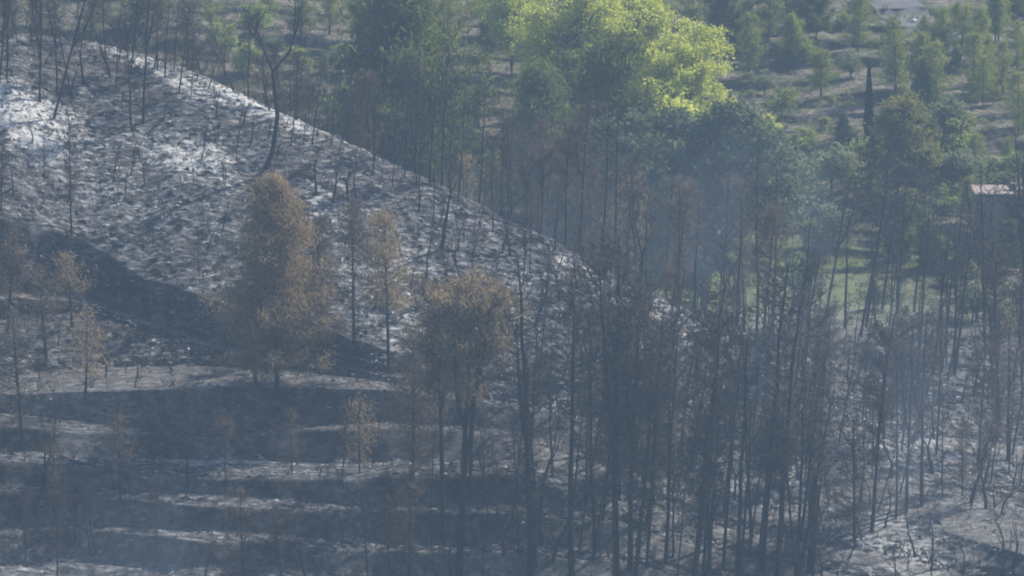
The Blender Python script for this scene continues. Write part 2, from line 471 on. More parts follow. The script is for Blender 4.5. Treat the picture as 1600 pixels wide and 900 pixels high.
# cover map: R burnt, G white ash, B bare soil
PX = np.broadcast_to(pxs[None, :], Z.shape); PYc = 450 + vv
G = np.zeros_like(Z)
def blob(cx, cy, rx, ry, s, ang=0):
    c, sn = math.cos(math.radians(ang)), math.sin(math.radians(ang))
    dx, dy = PX - cx, PYc - cy
    u = (dx * c + dy * sn) / rx; v = (-dx * sn + dy * c) / ry
    return s * np.exp(-(u * u + v * v))
nearhill = (RB > .95)
for b in ((20, 160, 110, 55, 1.0, 25), (60, 215, 110, 40, .8, 15), (300, 250, 90, 35, .8, 10), (180, 300, 130, 40, .4, 15), (270, 120, 190, 16, .7, 27), (400, 165, 130, 14, .9, 27),
          (600, 430, 110, 80, .55, 30), (520, 330, 80, 60, .5, 30), (640, 520, 60, 60, .5, 30), (800, 480, 60, 90, .4, 20), (330, 718, 80, 10, .9, 0), (1220, 760, 80, 60, .6, 0), (1400, 850, 90, 60, .7, 30), (1150, 740, 40, 60, .8, 0),
          (1430, 700, 120, 50, .5, 0), (860, 620, 90, 60, .3, 0), (1050, 500, 60, 25, .9, 25), (900, 420, 60, 20, .5, 25)):
    G = np.maximum(G, blob(*b))
# dark sooty gullies crossing the ash slope
dark = np.maximum(blob(110, 85, 130, 13, 1, 25), np.maximum(blob(220, 145, 120, 14, .9, 22), blob(60, 125, 50, 22, .8, 15)))
dark = np.maximum(dark, blob(900, 880, 300, 40, .4, 0))
G = np.clip(G - 1.2 * dark, -1, 1) * nearhill
G2 = np.clip(G * .5 + .5, 0, 1)
Rr = np.broadcast_to(RB, Z.shape)
Bb = np.clip(np.broadcast_to(RS, Z.shape) + 0 * Z, 0, 1)
Bb = np.where(RB > .95, Bb * .95, Bb)
fieldg = np.clip(blob(1180, 450, 230, 90, 1.3) + .5 * w3, 0, 1) * (RB < .5)
G = np.where(RB < .5, fieldg, G)
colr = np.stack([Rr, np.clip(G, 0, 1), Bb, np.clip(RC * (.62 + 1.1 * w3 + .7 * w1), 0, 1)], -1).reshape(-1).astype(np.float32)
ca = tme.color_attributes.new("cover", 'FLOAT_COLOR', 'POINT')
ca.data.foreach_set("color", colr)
terrain = obj("terrain", tme, kind='structure')
BV = BVHTree.FromPolygons([tuple(v) for v in V.tolist()], [tuple(q) for q in Q.tolist()])

def hit(px, py):
    a = math.radians(PITCH); t = math.tan(math.radians(HFOV / 2)) / 800
    u = (px - 800) * t; v = (py - 450) * t
    d = Vector((u, math.cos(a) - v * math.sin(a), -math.sin(a) - v * math.cos(a))).normalized()
    loc, n, i, dist = BV.ray_cast(Vector((0, 0, 0)), d)
    return loc
def ground(x, y):
    loc, n, i, dist = BV.ray_cast(Vector((x, y, 200)), Vector((0, 0, -1)))
    return loc.z if loc else -57.0
def at(px, D):
    x = xof(px, 300, D)
    z = ground(x, D)
    px2, py2 = proj(x, D, z)
    x = xof(px, py2, D)
    return Vector((x, D, ground(x, D)))
def mpp(D): return D * 2 * math.tan(math.radians(HFOV / 2)) / 1600 * 1.012
#PART2
# ------------------------------------------------------------------ smoke haze: one even box of air
def build_haze():
    mb = MB()
    mb.box(-330, 330, -40, 780, float(V[:, 2].min()) - 1, 14)
    m, nt, out = new_mat("smoke_haze")
    p = N(nt, "ShaderNodeVolumePrincipled")
    p.inputs['Color'].default_value = (*HAZE_COL, 1)
    p.inputs['Density'].default_value = HAZE_DENSITY
    p.inputs['Anisotropy'].default_value = 0.2
    nt.links.new(p.outputs[0], out.inputs['Volume'])
    o = obj("haze", mb.mesh("haze", m), kind='stuff')
HAZE_COL = (0.25, 0.36, 0.50)
HAZE_DENSITY = 0.00084
build_haze()
def smoke_bank(name, c, size, dens, seed):
    """a drifting bank of smoke: real volume, soft at its edges, broken up by noise"""
    mb = MB(); mb.box(-1, 1, -1, 1, -1, 1)
    m, nt, out = new_mat("drifting_smoke")
    tc = N(nt, "ShaderNodeTexCoord")
    ln = N(nt, "ShaderNodeVectorMath", operation='LENGTH'); nt.links.new(tc.outputs['Object'], ln.inputs[0])
    fall = ramp(nt, ln.outputs['Value'], [(0.15, 1.0), (0.98, 0.0)], 'EASE')
    geo = N(nt, "ShaderNodeNewGeometry")
    mp = N(nt, "ShaderNodeMapping"); mp.inputs['Location'].default_value = (seed, seed * 2, 0); mp.inputs['Rotation'].default_value = (0, math.radians(25), 0); mp.inputs['Scale'].default_value = (1.6, .5, .6)
    nt.links.new(geo.outputs['Position'], mp.inputs[0])
    n = noise(nt, mp.outputs[0], .13, 3, .55, .5)
    nn = ramp(nt, n, [(0.38, 0.05), (0.66, 1.0)])
    a = N(nt, "ShaderNodeMath", operation='MULTIPLY'); nt.links.new(fall, a.inputs[0]); nt.links.new(nn, a.inputs[1])
    b = N(nt, "ShaderNodeMath", operation='MULTIPLY'); nt.links.new(a.outputs[0], b.inputs[0]); b.inputs[1].default_value = dens
    p = N(nt, "ShaderNodeVolumePrincipled"); p.inputs['Color'].default_value = (.36, .46, .60, 1); p.inputs['Anisotropy'].default_value = .2
    nt.links.new(b.outputs[0], p.inputs['Density']); nt.links.new(p.outputs[0], out.inputs['Volume'])
    o = obj(name, mb.mesh(name, m), kind='stuff'); o.location = c; o.scale = size
    return o
smoke_bank("smoke", (7, 324, -49), (26, 14, 12), .016, 3.0)
smoke_bank("smoke", (19, 296, -55), (15, 10, 11), .025, 11.0)
smoke_bank("smoke", (-22, 283, -62), (16, 9, 7), .018, 23.0)

# ------------------------------------------------------------------ tree shapes (shared meshes)
def nrm(v): return v / (np.linalg.norm(v) + 1e-9)

def trunk_line(rng, H, wob=.012, n=9, lean=0.0):
    z = np.linspace(-.6, H, n)
    o = np.cumsum(rng.normal(0, wob * H / 3, (n, 2)), axis=0); o -= o[0]
    o *= np.linspace(0, 1, n)[:, None] ** .7
    return np.column_stack([o[:, 0] + lean * z, o[:, 1], z])
def on_line(L, h):
    return np.array([np.interp(h, L[:, 2], L[:, 0]), np.interp(h, L[:, 2], L[:, 1]), h])

def pine_skeleton(seed, H=10.0, start=.3, nb=48, bl=.17, r=.12, twigs=7, top_bias=.8, droop=.25, needles=0.0, wob=.012, forks=0):
    """charred pine: straight trunk, whorled thin limbs and wiry twigs; optional needle tufts (needles = tufts per limb)"""
    rng = np.random.RandomState(seed)
    T = MB(); B = MB(); F = MB()
    lines = [(trunk_line(rng, H, wob), r)]
    for k in range(forks):
        h0 = H * rng.uniform(.35, .55); L0 = lines[0][0]; p0 = on_line(L0, h0)
        a = rng.uniform(0, 6.28); n = 7
        t = np.linspace(0, 1, n)
        d = .07 * H * rng.uniform(.6, 1.3)
        P = np.column_stack([p0[0] + math.cos(a) * d * np.sqrt(t), p0[1] + math.sin(a) * d * np.sqrt(t), h0 + (H * rng.uniform(.80, .97) - h0) * t])
        lines.append((P, r * .65))
    for L, rr in lines:
        z = (L[:, 2] - L[0, 2]) / (L[-1, 2] - L[0, 2])
        T.tube(L, rr * (1.05 - z) ** .8 + .014, 6)
    for i in range(nb):
        L, rr = lines[rng.randint(len(lines))] if forks else lines[0]
        u = start + (1 - start) * rng.uniform(0, 1) ** top_bias
        h = H * min(u, .985)
        if h < L[0, 2]: h = L[0, 2] + rng.uniform(0.1, .9) * (H - L[0, 2])
        p = on_line(L, min(h, L[-1, 2] - .05))
        a = rng.uniform(0, 6.28)
        env = math.sin(math.pi * min(1, (1.06 - u) / (1.06 - start)) ** .75) * .8 + .25
        l = bl * H * env * rng.uniform(.45, 1.15)
        dz = rng.uniform(-droop, .45)
        t = np.linspace(0, 1, 5)
        side = rng.normal(0, .12)
        P = p + np.column_stack([l * t * math.cos(a) - l * side * t * t * math.sin(a), l * t * math.sin(a) + l * side * t * t * math.cos(a), l * (dz * t + .25 * t * t - .1 * np.sin(t * 6))])
        rb = .010 + .016 * l / 1.6
        B.tube(P, rb * (1.25 - t), 3)
        for j in range(twigs):
            tt = rng.uniform(.25, 1)
            q = np.array([np.interp(tt, t, P[:, c]) for c in range(3)])
            d = nrm(np.array([math.cos(a), math.sin(a), dz]) * .6 + rng.normal(0, .6, 3)) * l * rng.uniform(.15, .38)
            s = np.linspace(0, 1, 3)[:, None]
            B.tube(q + d * s + np.array([0, 0, .12 * l]) * s * s, [.011, .009, .006], 3)
        if needles > 0:
            for j in range(rng.poisson(needles)):
                tt = rng.uniform(.35, 1.05)
                q = np.array([np.interp(tt, t, P[:, c]) for c in range(3)]) + rng.normal(0, .12, 3)
                nn = 11
                F.leaves(q + rng.normal(0, .17, (nn, 3)) * [1, 1, .8], .05, .30, rng, np.array([0, 0, .7]))
    return T, B, F

def split_tree(seed, H=4.0, r=.07, levels=5, spread=.5, first=.35, leaf=None, lean=0.0, leafn=12, leafsz=.12, kids=(2, 3), decay=.7):
    """bare or leafy broadleaf: repeatedly forking limbs"""
    rng = np.random.RandomState(seed)
    T = MB(); B = MB(); F = MB()
    tips = []
    def grow(p, d, l, rad, lev):
        n = 5
        pts = [p]; dd = d.copy()
        for i in range(n - 1):
            dd = nrm(dd + rng.normal(0, .11, 3) + np.array([0, 0, .05]))
            pts.append(pts[-1] + dd * l / (n - 1))
        pts = np.array(pts)
        r1 = max(.006, rad * .62)
        (T if lev < 2 else B).tube(pts, np.linspace(rad, r1, n), 5 if lev < 2 else 3)
        if lev >= levels - 1:
            tips.append(pts[-1]); tips.append(pts[2])
            return
        if lev >= 2: tips.append(pts[-1])
        k = rng.randint(kids[0], kids[1] + 1)
        for c in range(k):
            o = rng.normal(0, 1, 3); o -= o.dot(dd) * dd; o = nrm(o)
            nd = nrm(dd + o * spread * rng.uniform(.6, 1.3) + np.array([0, 0, .12]))
            s = pts[-1] if c < 2 else pts[rng.randint(2, n)]
            grow(s, nd, l * decay * rng.uniform(.75, 1.2), r1 * rng.uniform(.7, .95), lev + 1)
    grow(np.array([0, 0, -.4]), nrm(np.array([lean, 0, 1.0])), H * first + .4, r, 0)
    tips = np.array(tips)
    s = H / max(tips[:, 2].max(), .1)
    for mb in (T, B):
        mb.v = [v * [s if abs(s - 1) < 5 else 1] * 3 if False else v * s for v in mb.v]
    tips = tips * s
    if leaf:
        for q in tips:
            F.leaves(q + rng.normal(0, leaf, (leafn, 3)), leafsz * .7, leafsz, rng)
    return T, B, F

def conifer(seed, H=7.0, base=.12, wid=.24, round_=.75, nb=70, tufts=6, per=13, ll=.26, lw=.055, r=.1, gap=.25, spread=.2, top=1.0, upw=.6, lopk=.33):
    """living or scorched pine: limbs with needle tufts, wid = crown half-width / H; round_ shapes the outline"""
    rng = np.random.RandomState(seed)
    T = MB(); B = MB(); F = MB()
    L = trunk_line(rng, H * .97, .008)
    z = (L[:, 2] - L[0, 2]) / (L[-1, 2] - L[0, 2])
    T.tube(L, r * (1.05 - z) ** .8 + .012, 6)
    lop = rng.uniform(0, 6.28)
    # limbs of a few orders to give clumps with gaps between
    for i in range(nb):
        u = base + (1 - base) * ((i + rng.uniform(0, 1)) / nb)
        w = (u - base) / (1 - base)
        env = (1 - w ** (1.0 / max(round_, .05) * 1.15)) ** .72 * (.45 + .55 * min(1, w * 4 + .25))
        a = i * 2.4 + rng.normal(0, .5)
        l = wid * H * env * rng.uniform(.5, 1.25) * (1 + lopk * math.sin(i * .37 + seed) - lopk * .5) * (1 + .16 * math.cos(a - lop)) + .12
        p = on_line(L, H * u * .96)
        dz = .12 + .7 * w * top + rng.normal(0, .08)
        t = np.linspace(0, 1, 4)
        P = p + np.column_stack([l * t * math.cos(a), l * t * math.sin(a), l * (dz * t + .18 * t * t)])
        B.tube(P, (.012 + .018 * l / 2) * (1.2 - t), 3)
        for j in range(4):
            q = P[rng.randint(1, 4)]; B.tube(q + nrm(P[-1] - P[0] + rng.normal(0, .7 * l, 3)) * l * rng.uniform(.15, .4) * np.linspace(0, 1, 3)[:, None], [.011, .009, .006], 3)
        if rng.uniform() < gap * .4: continue
        nt = max(2, int(tufts * (l / (wid * H) + .35)))
        for j in range(nt):
            tt = rng.uniform(.3, 1.05) ** .8
            q = np.array([np.interp(tt, t, P[:, c]) for c in range(3)])
            q = q + rng.normal(0, spread * .6, 3) * [1, 1, .6]
            F.leaves(q + rng.normal(0, spread, (per, 3)) * [1, 1, .75], lw, ll, rng, np.array([0, 0, upw]))
    F.leaves(on_line(L, H * .96) + rng.normal(0, .16, (per * 2, 3)) * [1, 1, 1.6], lw, ll, rng, np.array([0, 0, 1.0]))
    return T, B, F

def crown_tree(seed, H=8.0, W=3.0, base=.2, clumps=60, per=60, lsz=.2, cr=.55, r=.16, lobes=5, squash=.5, stems=1, density=1.0):
    """broadleaf crown from clumps set over several lobes, limbs reaching into it"""
    rng = np.random.RandomState(seed)
    T = MB(); B = MB(); F = MB()
    c0 = np.array([0, 0, H * (base + 1) / 2 + H * .02])
    lob = []
    for i in range(lobes):
        a = i * 6.28 / lobes + rng.uniform(-.5, .5)
        rr = rng.uniform(.25, .55) * W
        lob.append((c0 + np.array([math.cos(a) * rr, math.sin(a) * rr, rng.uniform(-.30, .28) * H * (1 - base)]), rng.uniform(.42, .62) * W))
    lob.append((c0 + np.array([0, 0, H * (1 - base) * .22]), W * .55))
    starts = []
    for s_ in range(stems):
        L = trunk_line(rng, H * .8, .02, lean=rng.normal(0, .05) if stems > 1 else 0)
        z = (L[:, 2] - L[0, 2]) / (L[-1, 2] - L[0, 2])
        T.tube(L, r / math.sqrt(stems) * (1.05 - z) ** .9 + .02, 6)
        starts.append(L)
    for i in range(clumps):
        c, R = lob[rng.randint(len(lob))]
        d = nrm(rng.normal(0, 1, 3)); 
        q = c + d * R * rng.uniform(.55, 1.0) * [1, 1, max(squash, H * (1 - base) / (2.3 * W))]
        q[2] = min(max(q[2], H * base * .8), H)
        L = starts[rng.randint(len(starts))]
        h = min(q[2] * rng.uniform(.35, .8), H * .75)
        p = on_line(L, h)
        t = np.linspace(0, 1, 5)[:, None]
        P = p + (q - p) * t + np.array([0, 0, .12 * np.linalg.norm(q - p)]) * np.sin(t * math.pi)
        B.tube(P, np.linspace(.05 * r / .16, .012, 5), 3)
        n = int(per * density * rng.uniform(.5, 1.4))
        e = cr * rng.uniform(.6, 1.25)
        F.leaves(q + rng.normal(0, e * .5, (n, 3)) * [1, 1, .65], lsz * .75, lsz, rng)
    return T, B, F

LIB = {}
def lib(key, tup, H, trunk_m, branch_m, leaf_m):
    T, B, F = tup
    LIB.setdefault(key, []).append((H, T.mesh("trunk", M[trunk_m], True), B.mesh("branches", M[branch_m]) if B.v else None, F.mesh("foliage", M[leaf_m]) if (F.v and leaf_m) else None))

for k in range(9): lib('pole', pine_skeleton(10 + k, 10, .32 + .06 * (k % 4), 52 + 5 * k, .10, .062 + .012 * (k % 4), 8, .9, .35, 0.0, .02), 10, 'char', 'twig', None)
for k in range(6): lib('twiggy', pine_skeleton(30 + k, 10, .15, 84, .15, .085, 11, .95, .4, 0.0, .022, k % 3), 10, 'char', 'twig', None)
for k in range(6): lib('sooty', pine_skeleton(50 + k, 10, .30, 76, .13, .09, 10, .85, .3, 1.1, .018, k % 2), 10, 'char', 'twig', 'soot')
for k in range(5): lib('browned', pine_skeleton(70 + k, 10, .22, 80, .15, .09, 7, .9, .3, 2.0, .018, k % 2), 10, 'char', 'twig', 'brown')
for k in range(6): lib('forked', split_tree(90 + k, 4, .10, 6, .42, .3), 4, 'char', 'twig', None)
for k in range(4): lib('snag', split_tree(110 + k, 4, .15, 5, .5, .40, decay=.62), 4, 'char', 'twig', None)
for k in range(5): lib('broadleaf', split_tree(130 + k, 8, .14, 8, .36, .3, decay=.74, kids=(2, 2)), 8, 'char', 'twig', None)
for k in range(4): lib('greenpine', conifer(150 + k, 7, .12, .25, .8, 60, 6, 14), 7, 'bark', 'bark', 'pine')
for k in range(3): lib('roundpine', conifer(160 + k, 6, .22, .34, 1.4, 60, 7, 15), 6, 'bark', 'bark', 'pine')
for k in range(3): lib('darkpine', conifer(170 + k, 9, .12, .33, 1.2, 95, 8, 22, .34, .09), 9, 'bark', 'bark', 'darkpine')
for k in range(4): lib('bush', crown_tree(180 + k, 3, 1.6, .05, 46, 50, .16, .5, .06, 5, .5, 3), 3, 'bark', 'bark', 'bush')
for k in range(3): lib('olive', crown_tree(190 + k, 3.6, 1.7, .12, 50, 55, .15, .5, .09, 5, .5, 2), 3.6, 'pale_bark', 'pale_bark', 'olive')
for k in range(2): lib('brightbush', crown_tree(200 + k, 3, 1.3, .05, 40, 55, .15, .5, .06, 4, .5, 3), 3, 'bark', 'bark', 'poplar')
for k in range(2): lib('dryish', conifer(210 + k, 7, .08, .30, 1.2, 80, 7, 16), 7, 'bark', 'bark', 'drygreen')
for k in range(3): lib('palebrown', conifer(220 + k, 7, .18, .22, .9, 60, 4, 8, .26, .04, .08, .9, .24), 7, 'char', 'twig', 'brown')
for k in range(2): lib('rusty', conifer(230 + k, 7, .18, .22, .9, 60, 4, 9, .26, .04, .08, .9, .24), 7, 'char', 'twig', 'rust')

# ------------------------------------------------------------------ placing trees
THINGS = []     # (root, info) for the labels
def place(kind, loc, H, lean=0.0, name='burnt_pine', label=None, cat='tree', group=None, variant=None, sx=1.0, rz=None, look=None, rng=random):
    L = LIB[kind]
    h0, T, B, F = L[variant if variant is not None else rng.randrange(len(L))]
    r = bpy.data.objects.new(name, None)
    r.empty_display_size = .2
    COL.objects.link(r)
    s = H / h0
    r.location = loc
    r.scale = (s * sx, s * sx, s)
    r.rotation_mode = 'QUATERNION'
    r.rotation_quaternion = Quaternion((0, 1, 0), lean) @ Quaternion((0, 0, 1), rng.uniform(0, 6.28) if rz is None else rz)
    obj("trunk", T, r)
    if B: obj("crown", B, r)
    if F: obj("foliage", F, r)
    if label: r['label'] = label
    r['category'] = cat
    if group: r['group'] = group
    px, py = proj(*loc)
    THINGS.append([r, kind, px, py, H, lean, look, group])
    return r

def tree_to(kind, bx, by, tx, ty, D=None, **kw):
    """root at the ground seen at (bx, by) (or on the ground at distance D), sized and leaned so the tip reaches (tx, ty)"""
    loc = at(bx, D) if D else hit(bx, by)
    if loc is None: return None
    px, py = proj(*loc)
    m = mpp(loc.y)
    H = max(.6, math.hypot(tx - px, py - ty) * m)
    return place(kind, loc, H, math.atan2(tx - px, py - ty), **kw)

rnd = random.Random(4)
GB = "burnt pines standing on the burnt hillside"
GS = "small charred saplings on the ash slope"
GR = "bare charred trees behind the ridge crest"
GG = "green pines on the terraced hill beyond"
GU = "green bushes on the terraced hill beyond"

# ---- scorched pines that stand out
def big(name, tup, H, mats, bx, by, tx, ty, label, D=None, cat='pine tree', group="pines with scorched brown needles"):
    key = 'own%d' % len(LIB)
    lib(key, tup, H, *mats)
    return tree_to(key, bx, by, tx, ty, D=D, name=name, label=label, cat=cat, group=group, variant=0, rz=0, rng=rnd)
big('scorched_pine', conifer(301, 12.3, .07, .33, 1.35, 210, 13, 22, .30, .045, .15, .5, .32, lopk=.08), 12.3, ('char', 'twig', 'rust'), 433, 606, 427, 270,
    "tall broad pine with rust brown needles, biggest on the upper terrace")
big('scorched_pine', conifer(302, 9, .40, .20, 1.3, 80, 7, 12, .27, .04, .10, .8, .3), 9, ('char', 'twig', 'rust'), 607, 578, 600, 325,
    "slim pine with orange brown crown on bare black trunk, above the terrace end")
big('scorched_pine', conifer(303, 8, .58, .15, 1.5, 55, 6, 11, .26, .04, .09, .8, .28), 8, ('char', 'twig', 'brown'), 553, 532, 551, 308,
    "thin pine with a small dark brown crown, beside the slim orange brown one")
big('scorched_pine', pine_skeleton(304, 6, .3, 46, .15, .09, 6, .8, .2, 3), 6, ('char', 'twig', 'brown'), 491, 478, 500, 340,
    "short brown scorched pine just behind the biggest rust brown pine")
T3 = pine_skeleton(305, 14, .56, 120, .13, .19, 8, .8, .15, 5.5, .009, 3)
big('scorched_pine', T3, 14, ('char', 'twig', 'rust'), 718, 893, 738, 424,
    "round crowned scorched pine with thick trunk splitting into three stems")
big('scorched_pine', pine_skeleton(315, 11, .55, 70, .12, .13, 6, .8, .1, 8, .012, 1), 11, ('char', 'twig', 'brown'), 693, 840, 682, 450,
    "brown scorched pine pressed against the round crowned thick trunked pine")
big('scorched_pine', conifer(306, 8.5, .12, .24, 1.1, 90, 7, 12, .27, .042, .1, .7, .3), 8.5, ('char', 'twig', 'brown'), 645, 750, 648, 505,
    "full dusky brown pine at the terrace end beneath the round crowned pine")
big('scorched_pine', conifer(307, 4.2, .15, .32, 1.6, 50, 5, 8, .25, .036, .07, .9, .3), 4.2, ('char', 'twig', 'rust'), 134, 612, 140, 478,
    "small spreading pine with orange brown needles on the top terrace edge")
big('scorched_pine', conifer(308, 5, .45, .3, 1.6, 44, 6, 8, .25, .036, .11, .9, .3), 5, ('char', 'twig', 'rust'), 113, 510, 105, 395,
    "thick stemmed pine with pale yellowish crown beside the shaded bank")
big('scorched_pine', conifer(309, 6, .3, .3, 1.4, 60, 5, 9, .26, .036, .1, .9, .3), 6, ('char', 'twig', 'brown'), 12, 520, 25, 355,
    "loose crowned brown pine on the rough slope by the upper path", )
big('scorched_pine', conifer(310, 6, .12, .36, 1.3, 70, 5, 7, .26, .036, .1, .9, .3), 6, ('char', 'twig', 'brown'), 35, 690, 22, 480,
    "wide dull brown pine with singed greenish tips above the terrace path")
big('scorched_pine', conifer(311, 5, .35, .36, 1.6, 50, 5, 7, .26, .036, .08, .9, .3), 5, ('char', 'twig', 'brown'), 72, 560, 62, 415,
    "squat brown pine between the upper path and the spreading orange one")
big('scorched_pine', conifer(312, 4.5, .2, .22, 1.1, 40, 5, 7, .25, .036, .06, .9, .3), 4.5, ('char', 'twig', 'rust'), 562, 740, 560, 618,
    "small yellowing pine at the far end of the terrace path")
big('scorched_pine', conifer(313, 5, .25, .2, 1.1, 44, 5, 7, .25, .036, .07, .9, .3), 5, ('char', 'twig', 'brown'), 456, 742, 454, 640,
    "small brown cone shaped pine rising past the terrace path")
big('scorched_pine', conifer(314, 6.5, .1, .22, .9, 60, 5, 8, .27, .036, .08, .9, .3), 6.5, ('char', 'twig', 'brown'), 380, 925, 377, 755,
    "pale brown pointed pine low on the terraces under the big rust pine")
big('scorched_pine', conifer(316, 5.5, .4, .24, 1.2, 44, 5, 7, .27, .036, .07, .9, .3), 5.5, ('char', 'twig', 'brown'), 188, 780, 186, 640,
    "thin brown pine crossing the terrace path under the spreading orange pine")
big('scorched_pine', conifer(317, 7, .1, .3, 1.3, 70, 5, 8, .27, .036, .09, .9, .3), 7, ('char', 'twig', 'brown'), 1335, 842, 1330, 640,
    "full pinkish brown pine in the thin stand above the pale field")
big('scorched_pine', conifer(318, 7, .1, .26, 1.3, 60, 5, 7, .27, .036, .09, .9, .3), 7, ('char', 'twig', 'brown'), 1575, 720, 1577, 490,
    "reddish brown pine above the pale field near the house")
# ---- dead trees that stand out
big('dead_tree', pine_skeleton(320, 13, .3, 60, .17, .17, 8, .9, .1, 0, .02, 1), 13, ('char', 'twig', None), 829, 905, 826, 395,
    "tall dead tree with antler like side limbs beside the round crowned pine", cat='dead tree', group=None)
def bent_tree():
    T, B = MB(), MB()
    rng = np.random.RandomState(5)
    # S-shaped trunk, then two rising forks, drawn in metres from its foot
    s = .0375
    P = [(0, -15), (0, 0), (12, 28), (17, 60), (21, 90), (17, 130), (14, 160)]
    P = np.array([(x * s, .1 * math.sin(i), z * s) for i, (x, z) in enumerate(P)])
    T.tube(P, np.linspace(.17, .12, len(P)), 7)
    for Q in ([(14, 160), (24, 172), (40, 190), (48, 215), (51, 250), (50, 280)], [(14, 160), (4, 185), (-4, 205), (-12, 230), (-8, 262)], [(48, 215), (56, 240), (60, 268)], [(-4, 205), (-20, 222), (-30, 246)]):
        n = len(Q); Q = np.array([(x * s, rng.normal(0, .1) * (i > 0), z * s) for i, (x, z) in enumerate(Q)])
        T.tube(Q, np.linspace(.085, .03, n), 5)
        for k in range(18):
            i = rng.randint(1, n); p = Q[i] + (Q[i - 1] - Q[i]) * rng.uniform(0, 1)
            d = nrm(rng.normal(0, .6, 3) + [0, 0, .7]) * rng.uniform(.4, 1.3)
            t = np.linspace(0, 1, 4)[:, None]
            R = p + d * t + rng.normal(0, .06, (4, 3)) * t
            B.tube(R, [.02, .016, .012, .007], 3)
            for j in range(5):
                q = R[rng.randint(1, 4)]; e = nrm(d + rng.normal(0, .5, 3)) * rng.uniform(.2, .5)
                B.tube(q + e * np.linspace(0, 1, 3)[:, None], [.011, .009, .006], 3)
    for (x, z, dx) in ((14, 60, -1), (20, 95, -1)):
        p = np.array([x * s, 0, z * s]); B.tube(p + np.array([dx * .9, .1, .1]) * np.linspace(0, 1, 4)[:, None], [.03, .025, .015, .01], 3)
    return T, B, MB()
LIB['bent'] = []
lib('bent', bent_tree(), 10.6, 'char', 'twig', None)
loc = hit(414, 266)
place('bent', loc, 10.6, 0, name='dead_tree', label="bare S curved dead tree forking above the ridge crest", cat='dead tree', variant=0, rz=0)

# stump post beside the big pine
def stump(bx, by, tx, ty, label, r=.13):
    loc = hit(bx, by); m = mpp(loc.y); H = math.hypot(tx - bx, by - ty) * m
    mb = MB(); z = np.linspace(-.3, H, 6)
    rng = np.random.RandomState(int(bx))
    mb.tube(np.column_stack([rng.normal(0, .02, 6), rng.normal(0, .02, 6), z]), r * (1.15 - .35 * (z / H)), 8)
    o = obj('tree_stump', mb.mesh('tree_stump', M['char'], True))
    o.location = loc; o.rotation_euler = (0, math.atan2(tx - bx, by - ty), 0)
    o['label'] = label; o['category'] = 'stump'
stump(401, 604, 396, 566, "short charred post like stump beside the biggest rust brown pine")
stump(1268, 892, 1272, 738, "tall broken off black stump standing in the charred stand", .22)

